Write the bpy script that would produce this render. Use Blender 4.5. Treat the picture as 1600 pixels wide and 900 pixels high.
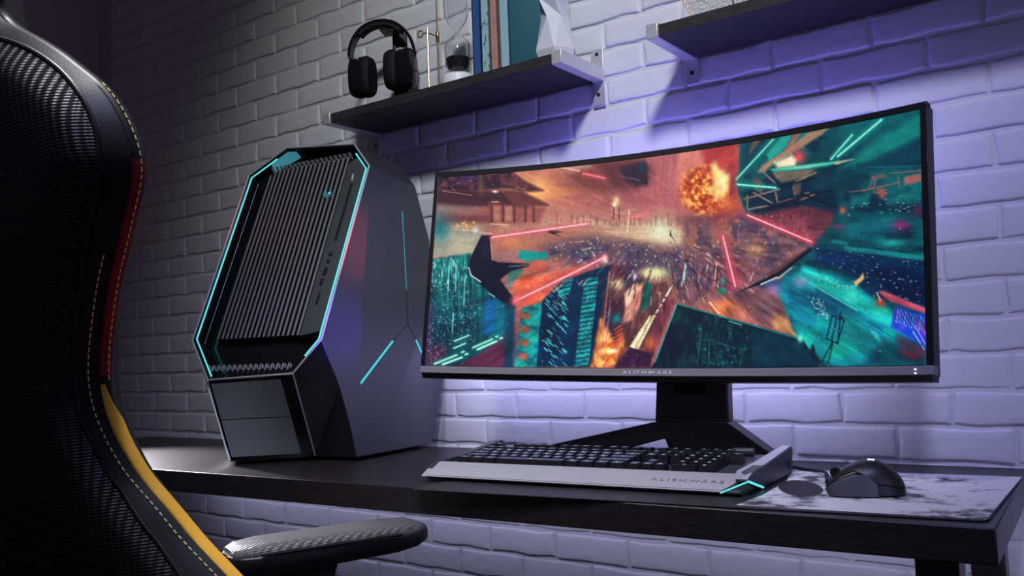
import bpy, math, random
import numpy as np
from mathutils import Vector, Matrix

# ------------------------------------------------------------------ camera
SC = bpy.context.scene
COL = SC.collection
for _o in list(bpy.data.objects):
    bpy.data.objects.remove(_o, do_unlink=True)

FPX = 1385.0
YAW, PITCH, ROLL = (math.radians(a) for a in (-36.0, 3.95, -2.2))
def cam_axes():
    f = np.array([math.sin(YAW)*math.cos(PITCH), math.cos(YAW)*math.cos(PITCH), math.sin(PITCH)])
    r = np.array([math.cos(YAW), -math.sin(YAW), 0.0]); u = np.cross(r, f)
    c, s = math.cos(ROLL), math.sin(ROLL)
    return np.array([c*r+s*u, -s*r+c*u, f])
CM = cam_axes()
CC = np.array([0.0, -1.45, 0.943967])
cam_d = bpy.data.cameras.new('camera'); cam = bpy.data.objects.new('camera', cam_d); COL.objects.link(cam)
cam_d.sensor_width = 36.0; cam_d.lens = FPX*36.0/1600.0; cam_d.clip_start = 0.02
mw = Matrix.Identity(4)
for i in range(3):
    mw[i][0], mw[i][1], mw[i][2], mw[i][3] = CM[0][i], CM[1][i], -CM[2][i], CC[i]
cam.matrix_world = mw
SC.camera = cam

# ------------------------------------------------------------------ world, lights, exposure
SC.view_settings.view_transform = 'Standard'
SC.view_settings.look = 'None'
SC.view_settings.exposure = 0.0
SC.view_settings.gamma = 1.0
SC.view_settings.use_curve_mapping = False
wd = bpy.data.worlds.new('room_dark'); SC.world = wd; wd.use_nodes = True
wd.node_tree.nodes['Background'].inputs[0].default_value = (0.85, 0.70, 1.0, 1)
wd.node_tree.nodes['Background'].inputs[1].default_value = 0.033

def look(o, src, dst):
    o.location = src
    o.rotation_euler = (Vector(dst)-Vector(src)).to_track_quat('-Z', 'Y').to_euler()
def area(name, src, dst, sx, sy, power, color, spread=180):
    l = bpy.data.lights.new(name, 'AREA'); l.shape = 'RECTANGLE'; l.size = sx; l.size_y = sy
    l.energy = power; l.color = color; l.spread = math.radians(spread)
    o = bpy.data.objects.new(name, l); COL.objects.link(o); look(o, src, dst); return o
def spot(name, src, dst, power, color, angle, blend, radius):
    l = bpy.data.lights.new(name, 'SPOT'); l.energy = power; l.color = color
    l.spot_size = math.radians(angle); l.spot_blend = blend; l.shadow_soft_size = radius
    o = bpy.data.objects.new(name, l); COL.objects.link(o); look(o, src, dst); return o

# key spots from high in the room's right front, throwing the shelf shadows down and left
spot('ceiling_spot', (0.30, -1.90, 2.90), (-0.72, 0.0, 1.22), 157, (0.47, 0.485, 1.0), 52, 1.0, 0.15)
spot('shelf_spot', (0.30, -1.90, 2.90), (-0.92, 0.0, 1.50), 116, (0.94, 1.0, 0.52), 40, 1.0, 0.15)
# violet lamps in the back of the monitor, throwing their glow on the wall
area('monitor_back_glow', (-0.80, -0.12, 0.95), (-0.80, 0.0, 0.86), 0.80, 0.10, 1.15, (0.52, 0.53, 1.0), 180)
area('monitor_top_glow', (-0.62, -0.12, 1.15), (-0.62, 0.0, 1.28), 0.60, 0.08, 1.1, (0.22, 0.19, 1.0), 180)
# light strip under the rear edge of the desk
area('under_desk_strip', (-1.05, -0.13, 0.700), (-1.05, -0.05, 0.60), 1.9, 0.02, 0.95, (0.62, 0.63, 1.0), 180)
# unseen spot added behind the chair, raking over the end of the desk
spot('left_spot', (-2.275, -0.25, 1.15), (-1.62, -0.46, 0.75), 95, (0.97, 0.92, 1.0), 40, 0.8, 0.04)
# pools of light from above the chair and above the keyboard
spot('chair_spot', (-1.05, -0.75, 2.65), (-0.98, -0.86, 1.20), 85, (1.0, 0.97, 1.0), 34, 0.9, 0.08)
spot('desk_spot', (-0.75, -1.25, 2.55), (-0.82, -0.45, 0.85), 85, (0.95, 0.96, 1.0), 44, 1.0, 0.10)
# unseen red and blue spots added to tint tower side and chair edge
spot('red_tint_spot', (0.45, -0.455, 0.84), (-1.19, -0.275, 1.15), 170, (1.0, 0.06, 0.12), 6, 1.0, 0.02)
spot('blue_tint_spot', (0.45, -0.50, 0.80), (-1.19, -0.325, 0.99), 170, (0.16, 0.05, 1.0), 6, 1.0, 0.02)
spot('chair_red_tint_spot', (0.10, -0.60, 1.25), (-0.95, -0.87, 1.05), 4, (1.0, 0.03, 0.05), 12, 1.0, 0.02)
# soft room light from the right
area('right_wash', (0.5, -0.9, 1.0), (-0.15, 0.0, 0.85), 0.4, 0.4, 0.65, (0.45, 0.45, 1.0), 130)

# ------------------------------------------------------------------ helpers
def ray(px, py):
    return (px-800)/FPX*CM[0]-(py-450)/FPX*CM[1]+CM[2]
def on_axis(px, py, ax, val):
    d = ray(px, py); return CC+d*((val-CC[ax])/d[ax])
def on_plane(px, py, P, n):
    d = ray(px, py); n = np.array(n, float); return CC+d*(((np.array(P)-CC)@n)/(d@n))
def rz3(a):
    c, s = math.cos(a), math.sin(a); return np.array([[c, -s, 0], [s, c, 0], [0, 0, 1.0]])
def rx3(a):
    c, s = math.cos(a), math.sin(a); return np.array([[1.0, 0, 0], [0, c, -s], [0, s, c]])
def ry3(a):
    c, s = math.cos(a), math.sin(a); return np.array([[c, 0, s], [0, 1.0, 0], [-s, 0, c]])

class MB:
    def __init__(self, T=None, O=(0, 0, 0)):
        self.v = []; self.f = []; self.m = []
        self.T = np.eye(3) if T is None else np.array(T); self.O = np.array(O, float)
    def add(self, vs, fs, mi=0):
        b = len(self.v)
        for p in vs: self.v.append(tuple(self.T@np.array(p, float)+self.O))
        for f in fs: self.f.append(tuple(b+i for i in f)); self.m.append(mi)
        return self
    def box(self, c, s, mi=0, R=None):
        hx, hy, hz = s[0]/2, s[1]/2, s[2]/2
        vs = [np.array([x, y, z]) for z in (-hz, hz) for y in (-hy, hy) for x in (-hx, hx)]
        if R is not None: vs = [np.array(R)@p for p in vs]
        vs = [p+np.array(c, float) for p in vs]
        return self.add(vs, [(0, 2, 3, 1), (4, 5, 7, 6), (0, 1, 5, 4), (2, 6, 7, 3), (0, 4, 6, 2), (1, 3, 7, 5)], mi)
    def prism(self, poly, vec, mi=0):
        n = len(poly); a = [np.array(p, float) for p in poly]; b = [p+np.array(vec, float) for p in a]
        fs = [tuple(range(n)), tuple(range(2*n-1, n-1, -1))]
        fs += [(i, i+n, (i+1) % n+n, (i+1) % n) for i in range(n)]
        return self.add(a+b, fs, mi)
    def loft(self, rings, caps=True, closed=True, mi=0):
        n = len(rings[0]); vs = [p for r in rings for p in r]; fs = []
        for i in range(len(rings)-1):
            for j in range(n if closed else n-1):
                k = (j+1) % n
                fs.append((i*n+j, i*n+k, (i+1)*n+k, (i+1)*n+j))
        if caps:
            fs.append(tuple(range(n-1, -1, -1))); e = (len(rings)-1)*n; fs.append(tuple(range(e, e+n)))
        return self.add(vs, fs, mi)
    def tube(self, pts, r, n=10, closed=False, mi=0):
        P = [np.array(p, float) for p in pts]; rings = []; N = len(P); up = None
        for i in range(N):
            if closed: t = P[(i+1) % N]-P[i-1]
            else: t = P[min(i+1, N-1)]-P[max(i-1, 0)]
            t = t/np.linalg.norm(t)
            if up is None:
                up = np.array([0, 0, 1.0]) if abs(t[2]) < .9 else np.array([1.0, 0, 0])
            a = np.cross(t, up); a /= np.linalg.norm(a); b = np.cross(a, t); up = b
            rr = r[i] if hasattr(r, '__len__') else r
            rings.append([P[i]+rr*(math.cos(2*math.pi*k/n)*a+math.sin(2*math.pi*k/n)*b) for k in range(n)])
        if closed: rings.append(rings[0])
        return self.loft(rings, caps=not closed, mi=mi)
    def lathe(self, prof, c, n=24, mi=0):
        c = np.array(c, float)
        rings = [[c+np.array([r*math.cos(2*math.pi*k/n), r*math.sin(2*math.pi*k/n), z]) for k in range(n)] for r, z in prof]
        return self.loft(rings, mi=mi)
    def build(self, name, mats, parent=None, bevel=0, seg=2, smooth=True, angle=35, label=None, fix=True):
        me = bpy.data.meshes.new(name); me.from_pydata(self.v, [], self.f)
        if not isinstance(mats, (list, tuple)): mats = [mats]
        for m in mats: me.materials.append(m)
        me.polygons.foreach_set('material_index', self.m)
        if fix:
            import bmesh
            bm = bmesh.new(); bm.from_mesh(me); bmesh.ops.recalc_face_normals(bm, faces=bm.faces); bm.to_mesh(me); bm.free()
        if smooth:
            me.polygons.foreach_set('use_smooth', [True]*len(me.polygons))
            me.set_sharp_from_angle(angle=math.radians(angle))
        me.update()
        o = bpy.data.objects.new(name, me); COL.objects.link(o)
        if parent is not None: attach(o, parent)
        if bevel:
            b = o.modifiers.new('bevel', 'BEVEL'); b.width = bevel; b.segments = seg; b.limit_method = 'ANGLE'; b.angle_limit = math.radians(30)
        if label: o['label'] = label
        return o

def attach(o, parent):
    o.parent = parent
    if parent.type == 'EMPTY':
        o.matrix_parent_inverse = Matrix.Translation(-Vector(parent.location))
def thing(name, label, cat, loc, group=None):
    o = bpy.data.objects.new(name, None); COL.objects.link(o); o.location = loc
    o.empty_display_size = 0.05
    o['label'] = label; o['category'] = cat
    if group: o['group'] = group
    return o
def tag(o, label, cat, group=None):
    o['label'] = label; o['category'] = cat
    if group: o['group'] = group
    return o
def text_mesh(name, body, size, mat, parent, origin, xdir, ydir, width=None, depth=0.0006, label=None):
    cu = bpy.data.curves.new('lettering', 'FONT'); cu.body = body; cu.size = size; cu.extrude = depth; cu.space_character = 1.45
    cu.align_x = 'CENTER'; cu.align_y = 'CENTER'
    t = bpy.data.objects.new('lettering', cu); COL.objects.link(t)
    dg = bpy.context.evaluated_depsgraph_get()
    me = bpy.data.meshes.new_from_object(t.evaluated_get(dg)); bpy.data.objects.remove(t, do_unlink=True)
    V = np.array([v.co[:] for v in me.vertices])
    x = np.array(xdir, float); x /= np.linalg.norm(x); y = np.array(ydir, float); y = y-x*(x@y); y /= np.linalg.norm(y); z = np.cross(x, y)
    s = width/(V[:, 0].max()-V[:, 0].min()) if width else 1.0
    W = np.array(origin)+np.outer(V[:, 0]*s, x)+np.outer(V[:, 1], y)+np.outer(V[:, 2], z)
    me.vertices.foreach_set('co', W.ravel()); me.update(); me.materials.clear(); me.materials.append(mat)
    me.name = name
    o = bpy.data.objects.new(name, me); COL.objects.link(o); attach(o, parent)
    if label: o['label'] = label
    return o

# ------------------------------------------------------------------ materials
def mat(name, color, rough=0.5, metal=0.0, spec=0.5, emit=None, estr=0.0, coat=0.0, trans=0.0, ior=1.45):
    m = bpy.data.materials.new(name); m.use_nodes = True
    b = m.node_tree.nodes['Principled BSDF']
    b.inputs['Base Color'].default_value = (*color, 1); b.inputs['Roughness'].default_value = rough
    b.inputs['Metallic'].default_value = metal; b.inputs['Specular IOR Level'].default_value = spec
    b.inputs['Coat Weight'].default_value = coat; b.inputs['Transmission Weight'].default_value = trans; b.inputs['IOR'].default_value = ior
    if emit:
        b.inputs['Emission Color'].default_value = (*emit, 1); b.inputs['Emission Strength'].default_value = estr
    return m
def nodes(m): return m.node_tree.nodes, m.node_tree.links, m.node_tree.nodes['Principled BSDF']
def add_noise(m, scale, bump=0.0, dist=0.001, c2=None, lo=0.4, hi=0.6, detail=4, stretch=(1, 1, 1), rough=None):
    N, L, b = nodes(m)
    tc = N.new('ShaderNodeTexCoord'); mp = N.new('ShaderNodeMapping'); mp.inputs['Scale'].default_value = stretch
    L.new(tc.outputs['Object'], mp.inputs[0])
    nz = N.new('ShaderNodeTexNoise'); nz.inputs['Scale'].default_value = scale; nz.inputs['Detail'].default_value = detail
    L.new(mp.outputs[0], nz.inputs['Vector'])
    if bump:
        bp = N.new('ShaderNodeBump'); bp.inputs['Strength'].default_value = bump; bp.inputs['Distance'].default_value = dist
        L.new(nz.outputs[0], bp.inputs['Height']); L.new(bp.outputs[0], b.inputs['Normal'])
    if c2 is not None:
        r = N.new('ShaderNodeValToRGB'); r.color_ramp.elements[0].position = lo; r.color_ramp.elements[1].position = hi
        r.color_ramp.elements[0].color = b.inputs['Base Color'].default_value[:]; r.color_ramp.elements[1].color = (*c2, 1)
        L.new(nz.outputs[0], r.inputs[0]); L.new(r.outputs[0], b.inputs['Base Color'])
    return m

M = {}
M['brick'] = add_noise(mat('painted_brick', (0.74, 0.735, 0.76), 0.62, spec=0.35), 55, 0.35, 0.004, detail=6)
M['mortar'] = add_noise(mat('painted_mortar', (0.70, 0.695, 0.72), 0.75, spec=0.3), 90, 0.4, 0.003)
M['plaster'] = add_noise(mat('plum_plaster', (0.50, 0.40, 0.46), 0.8, spec=0.2), 30, 0.15, 0.002)
M['floor'] = add_noise(mat('dark_floor', (0.05, 0.045, 0.05), 0.45), 6, 0.1, 0.002, stretch=(1, 8, 1))
M['desk'] = add_noise(mat('black_brown_veneer', (0.016, 0.012, 0.013), 0.36, spec=0.5), 30, 0.05, 0.0006, c2=(0.024, 0.019, 0.020), stretch=(1, 14, 14))
M['shelf'] = add_noise(mat('shelf_veneer', (0.028, 0.024, 0.026), 0.5, spec=0.4), 40, 0.15, 0.0008, c2=(0.045, 0.04, 0.04), stretch=(1, 10, 10))
M['steel'] = add_noise(mat('brushed_steel', (0.66, 0.66, 0.67), 0.40, 0.45), 60, 0.03, 0.0005, stretch=(12, 1, 1))
M['dark_hole'] = mat('dark_hole', (0.01, 0.01, 0.012), 0.6)
M['black_plastic'] = mat('black_plastic', (0.012, 0.012, 0.014), 0.42)
M['black_gloss'] = mat('black_gloss', (0.008, 0.008, 0.010), 0.12, spec=0.5)
M['black_matte'] = mat('black_matte', (0.008, 0.008, 0.009), 0.65, spec=0.25)
M['case'] = mat('graphite_case', (0.085, 0.085, 0.10), 0.34, 0.45)
M['case_dark'] = mat('dark_graphite_case', (0.030, 0.028, 0.036), 0.36, 0.5)
M['trim_silver'] = mat('silver_trim', (0.62, 0.63, 0.65), 0.35, 0.4)
M['rib'] = mat('grille_rib', (0.28, 0.28, 0.29), 0.42, 0.35)
M['strip_grey'] = mat('control_strip_grey', (0.13, 0.145, 0.15), 0.38, 0.55)
M['front_grey'] = mat('front_panel_grey', (0.20, 0.225, 0.23), 0.36, 0.2)
M['cyan'] = mat('cyan_led', (0.02, 0.2, 0.22), 0.4, emit=(0.12, 0.74, 0.76), estr=1.0)
M['cyan_soft'] = mat('cyan_side_led', (0.02, 0.2, 0.22), 0.4, emit=(0.05, 0.55, 0.62), estr=0.9)
M['cyan_dim'] = mat('cyan_dim_led', (0.02, 0.2, 0.22), 0.4, emit=(0.06, 0.26, 0.34), estr=0.6)
M['white_led'] = mat('white_led', (0.6, 0.6, 0.6), 0.4, emit=(0.85, 0.9, 1.0), estr=1.0)
M['logo'] = mat('logo_disc', (0.10, 0.30, 0.36), 0.2, 0.4, emit=(0.12, 0.45, 0.55), estr=0.14)
M['bezel'] = mat('bezel_black', (0.006, 0.006, 0.008), 0.4)
M['bezel_grey'] = add_noise(mat('bezel_grey', (0.26, 0.245, 0.26), 0.45, 0.2), 40, 0.02, 0.0003, stretch=(1, 1, 20))
M['stand'] = mat('stand_grey', (0.06, 0.06, 0.068), 0.38, 0.5)
M['letter'] = mat('light_lettering', (0.92, 0.92, 0.95), 0.4, 0.2)
M['letter_dark'] = mat('dark_lettering', (0.24, 0.24, 0.25), 0.5, 0.2)
M['kb_silver'] = add_noise(mat('keyboard_aluminium', (0.60, 0.59, 0.61), 0.42, 0.4), 50, 0.03, 0.0004, stretch=(1, 14, 14))
M['kb_dark'] = mat('keyboard_dark', (0.06, 0.06, 0.07), 0.4, 0.3)
M['key'] = mat('key_black', (0.014, 0.014, 0.017), 0.35)
M['legend'] = mat('key_legend_cyan', (0.1, 0.3, 0.3), 0.4, emit=(0.16, 0.60, 0.66), estr=0.55)
M['legend_white'] = mat('key_legend_white', (0.3, 0.3, 0.3), 0.4, emit=(0.62, 0.70, 0.74), estr=0.6)
M['mouse'] = mat('mouse_black', (0.016, 0.016, 0.018), 0.38)
M['mouse_grey'] = mat('mouse_grey', (0.085, 0.085, 0.095), 0.42, 0.2)
M['leather'] = add_noise(mat('black_leather', (0.008, 0.008, 0.009), 0.42, spec=0.45), 420, 0.35, 0.0006)
M['red_lit_edge'] = add_noise(mat('red_lit_leather', (0.16, 0.008, 0.012), 0.5), 420, 0.3, 0.0005)  # red light on the chair edge put into the leather's colour
M['yellow'] = add_noise(mat('amber_suede', (0.78, 0.42, 0.035), 0.7, emit=None), 300, 0.3, 0.0006)
M['thread'] = mat('yellow_thread', (0.72, 0.62, 0.25), 0.6)
M['brass'] = mat('brass', (0.74, 0.62, 0.36), 0.3, 0.9)
M['copper'] = mat('copper', (0.62, 0.36, 0.22), 0.35, 0.9)
M['glass'] = mat('thin_glass', (0.97, 0.98, 1.0), 0.02, trans=1.0, ior=1.35)
M['sand'] = add_noise(mat('black_sand', (0.012, 0.012, 0.014), 0.6), 500, 0.6, 0.001, c2=(0.10, 0.10, 0.11), lo=0.55, hi=0.8)
M['marble'] = add_noise(mat('white_base', (0.82, 0.82, 0.83), 0.4), 20, 0.05, 0.0005)
M['vase'] = mat('white_ceramic', (0.66, 0.67, 0.70), 0.5)
M['planter'] = add_noise(mat('white_textured', (0.80, 0.79, 0.78), 0.7), 220, 0.9, 0.003)
M['page'] = mat('page_edges', (0.75, 0.73, 0.68), 0.8)
def book_mat(n, c, c2=None):
    m = mat(n, c, 0.55)
    if c2: add_noise(m, 130, c2=c2, lo=0.55, hi=0.62, stretch=(1, 1, 0.6))
    return m
def weave(name, base, sc, strength, rough=0.38):
    m = mat(name, base, rough, spec=0.6); N, L, b = nodes(m)
    tc = N.new('ShaderNodeTexCoord'); mp = N.new('ShaderNodeMapping'); L.new(tc.outputs['Object'], mp.inputs[0]); mp.inputs['Rotation'].default_value = (0, 0.10, 0)
    w1 = N.new('ShaderNodeTexWave'); w1.wave_type = 'BANDS'; w1.bands_direction = 'X'; w1.inputs['Scale'].default_value = sc
    w2 = N.new('ShaderNodeTexWave'); w2.wave_type = 'BANDS'; w2.bands_direction = 'Z'; w2.inputs['Scale'].default_value = sc*2.1
    for w in (w1, w2): L.new(mp.outputs[0], w.inputs['Vector'])
    mx = N.new('ShaderNodeMath'); mx.operation = 'MULTIPLY_ADD'; L.new(w2.outputs['Fac'], mx.inputs[0]); mx.inputs[1].default_value = 0.45; L.new(w1.outputs['Fac'], mx.inputs[2])
    bp = N.new('ShaderNodeBump'); bp.inputs['Strength'].default_value = strength; bp.inputs['Distance'].default_value = 0.0015
    L.new(mx.outputs[0], bp.inputs['Height']); L.new(bp.outputs[0], b.inputs['Normal'])
    return m
M['carbon'] = weave('carbon_weave_vinyl', (0.009, 0.009, 0.010), 40, 0.6)
M['pad'] = weave('armrest_weave', (0.10, 0.10, 0.105), 60, 0.7, 0.5)

# ------------------------------------------------------------------ setting
def structure(o): o['kind'] = 'structure'; return o
XL, XR, ZT = -2.537, 1.3, 2.7
def brick_wall():
    rng = np.random.default_rng(4)
    pz, px, gap, proud = 0.0537, 0.1592, 0.0066, 0.0040
    us = np.array([0, .008, .022, .045, .2, .4, .6, .8, .955, .978, .992, 1]); vs_ = np.array([0, .03, .06, .10, .35, .65, .90, .94, .97, 1])
    mb = MB()
    mb.add([(XL-.05, 0.0, 0), (XR, 0.0, 0), (XR, 0.0, ZT), (XL-.05, 0.0, ZT)], [(0, 1, 2, 3)], 1)
    V, F = [], []; base = 4
    rows = int(ZT/pz)+2
    z00 = 0.8045-15*pz
    for r in range(rows):
        z0 = z00+r*pz
        if z0 > ZT: break
        off = -1.2106+(0 if (r-15) % 2 == 0 else px/2)
        k0 = int(math.floor((XL-off)/px)); k1 = int(math.ceil((XR-off)/px))
        for k in range(k0, k1):
            x0, x1 = off+k*px+gap*.33, off+(k+1)*px-gap*.33
            if x1 < XL or x0 > XR: continue
            a0, a1 = z0+gap*.55, z0+pz-gap*.45
            a0 = max(a0, 0.001)
            if a1 <= a0+.004: continue
            dep = proud*rng.uniform(.75, 1.15); tilt = rng.normal(0, .0008, 2)
            ph = rng.uniform(0, 6.28, 6)
            U, Vv = np.meshgrid(us, vs_)
            edge = np.minimum(np.minimum(U/.045, (1-U)/.045), np.minimum(Vv/.10, (1-Vv)/.10)).clip(0, 1)
            prof = np.sqrt(1-(1-edge)**2)
            wob = .0011*np.sin(U*9+ph[0])+.0009*np.sin(U*23+ph[1])+.0006*np.sin(U*47+ph[2])
            wob2 = .0011*np.sin(U*8+ph[3])+.0008*np.sin(U*27+ph[4])
            X = x0+(x1-x0)*U+.0012*np.sin(Vv*5+ph[5])
            Z = (a0+wob)*(1-Vv)+(a1+wob2)*Vv
            Y = -(dep*prof+prof*(tilt[0]*(U-.5)+tilt[1]*(Vv-.5)+.0005*np.sin(U*11+ph[2])*np.sin(Vv*7+ph[4])))
            X = np.clip(X, XL-.04, XR)
            V.append(np.stack([X, Y, Z], -1).reshape(-1, 3)); n = len(us)
            for j in range(len(vs_)-1):
                for i in range(n-1):
                    q = base+j*n+i; F.append((q, q+1, q+n+1, q+n))
            base += U.size
    V = np.concatenate(V)
    mb.v += [tuple(p) for p in V]; mb.f += F; mb.m += [0]*len(F)
    o = mb.build('wall_back', [M['brick'], M['mortar']], angle=60, fix=False)
    return structure(o)
brick_wall()
structure(MB().box((XL-.06, -1.7, ZT/2), (0.12, 3.5, ZT)).build('wall_left', M['plaster']))
structure(MB().box(((XL+XR)/2, -1.7, -0.02), (XR-XL, 3.5, 0.04)).build('floor', M['floor']))
# ------------------------------------------------------------------ desk
DZ = 0.75
DR = math.radians(2.4)
def desk():
    R = rz3(DR); O = np.array([-0.144, -0.459, 0.0])          # front right corner
    Lx, Dy, th = 2.02, 0.444, 0.037
    root = thing('desk', 'long black-brown desk against the white brick wall, carrying the tower and monitor', 'desk', tuple(O))
    mb = MB(R, O); mb.box((-Lx/2, Dy/2, DZ-th/2), (Lx, Dy, th)); mb.build('tabletop', M['desk'], root, bevel=0.0015)
    for x, y in ((-0.058, 0.035), (-0.05, Dy-0.06), (-Lx+0.06, 0.035), (-Lx+0.06, Dy-0.06)):
        m = MB(R, O); m.box((x, y, (DZ-th)/2), (0.042, 0.042, DZ-th)); m.build('leg', M['desk'], root, bevel=0.001)
desk()

# ------------------------------------------------------------------ wall shelves
SZ0, SZ1 = 1.4455, 1.4645
def shelf(x0, x1, label, ends, cat='shelf'):
    root = thing('wall_shelf', label, cat, ((x0+x1)/2, -0.006, SZ0), 'brick wall shelves')
    MB().box(((x0+x1)/2, -0.0795, (SZ0+SZ1)/2), (x1-x0, 0.147, SZ1-SZ0)).build('board', M['shelf'], root, bevel=0.0008)
    for e in ends:
        s = -1 if e == 'L' else 1
        xa = x0 if e == 'L' else x1
        xc = xa+s*0.0105
        b = MB(); b.box((xc, -0.081, (SZ0+SZ1)/2), (0.021, 0.152, SZ1-SZ0+0.006))
        br = b.build('end_bracket', M['steel'], root, bevel=0.0012, label='silver steel end bracket')
        p = MB(); p.box((xc-s*0.002, -0.0085, SZ0+0.007), (0.026, 0.003, 0.108))
        pl = p.build('wall_plate', M['steel'], br, bevel=0.001)
        for dz in (-0.034, 0.044):
            s_ = MB(rx3(math.pi/2), (xc-s*0.002, -0.0098, SZ0+0.007+dz)); s_.lathe([(0.0036, 0), (0.0036, 0.0012), (0.002, 0.0018)], (0, 0, 0), 12)
            s_.build('screw', M['dark_hole'], br)
    return root
shelf(-1.4065, -0.8345, 'dark wall shelf holding the headset, hourglass and books, with silver end brackets', 'LR')
shelf(-0.6265, 0.33, 'dark wall shelf at upper right above the monitor, holding the copper-edged planter', 'LR')

# ------------------------------------------------------------------ books
def book(px0, px1, h, depth, label, cover, y0=-0.146, tilt=0.0):
    x0 = on_axis(px0, 70, 1, y0)[0]; x1 = on_axis(px1, 70, 1, y0)[0]
    w = x1-x0-0.0006
    root = thing('book', label, 'book', (x0+w/2, y0+depth/2, SZ1), 'books on the left shelf')
    c = MB(); t = min(0.0028, w*.22)
    c.box((x0+w/2, y0+t/2, SZ1+h/2), (w, t, h)); c.box((x0+t/2, y0+depth/2, SZ1+h/2), (t, depth, h)); c.box((x1-t/2-.0006, y0+depth/2, SZ1+h/2), (t, depth, h))
    c.build('cover', cover, root, bevel=0.0006)
    MB().box((x0+w/2, y0+depth/2, SZ1+h/2), (w-2*t, depth-.008, h-.006)).build('pages', M['page'], root)
book(738.5, 752, 0.235, 0.132, 'slim navy blue book, nearest the hourglass', book_mat('navy_cover', (0.035, 0.10, 0.28)))
book(752, 766, 0.232, 0.130, 'mint green book with dark spine lettering beside the navy blue book', book_mat('mint_cover', (0.36, 0.56, 0.58), (0.10, 0.18, 0.22)))
book(766, 779.5, 0.228, 0.130, 'salmon pink book between the mint and pale blue books', book_mat('salmon_cover', (0.50, 0.27, 0.22), (0.42, 0.20, 0.16)))
book(781, 797, 0.236, 0.134, 'pale blue book with teal cover, nearest the white faceted vase', [book_mat('paleblue_spine', (0.33, 0.54, 0.60), (0.42, 0.62, 0.66))][0])
bk = [o for o in bpy.data.objects if o.name.startswith('cover')][-1]
bk.data.materials.append(book_mat('deep_teal_cover', (0.018, 0.13, 0.165)))
for p in bk.data.polygons:
    if p.normal.x > 0.5 and p.center.y > -0.143: p.material_index = 1

# ------------------------------------------------------------------ faceted vase
def vase():
    c = on_axis(866, 88, 2, SZ1); c = np.array([on_axis(868, 60, 1, -0.098)[0], -0.098, SZ1])
    root = thing('vase', 'white faceted ceramic vase on the right end of the left shelf', 'vase', tuple(c))
    n = 6; mb = MB(O=c)
    def ring(r, z, a0): return [(r*math.cos(a0+2*math.pi*k/n), r*math.sin(a0+2*math.pi*k/n), z) for k in range(n)]
    a = math.radians(-62)
    R = [ring(.034, 0, a), ring(.041, .020, a), ring(.026, .083, a+math.pi/n), ring(.034, .125, a), ring(.018, .165, a+math.pi/n)]
    vs = [p for r in R for p in r]; fs = [tuple(range(n-1, -1, -1))]
    def quad(i, j): return [(i*n+k, i*n+(k+1) % n, j*n+(k+1) % n, j*n+k) for k in range(n)]
    def anti(i, j, sh):
        o = []
        for k in range(n):
            k1 = (k+1) % n
            if sh: o += [(i*n+k, i*n+k1, j*n+k), (i*n+k1, j*n+k1, j*n+k)]
            else: o += [(i*n+k, j*n+k, j*n+(k-1) % n), (i*n+k, i*n+k1, j*n+k)]
        return o
    fs += quad(0, 1)+anti(1, 2, True)+anti(2, 3, False)+anti(3, 4, True)
    inner = [(p[0]*.8, p[1]*.8, p[2]) for p in R[4]]; deep = [(p[0]*.7, p[1]*.7, .12) for p in R[4]]
    b = len(vs); vs += inner+deep
    fs += [(4*n+k, 4*n+(k+1) % n, b+(k+1) % n, b+k) for k in range(n)]+[(b+k, b+(k+1) % n, b+n+(k+1) % n, b+n+k) for k in range(n)]+[tuple(range(b+n, b+2*n))]
    mb.add(vs, fs); mb.build('vessel', M['vase'], root, bevel=0.0008, smooth=False)
vase()

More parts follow.
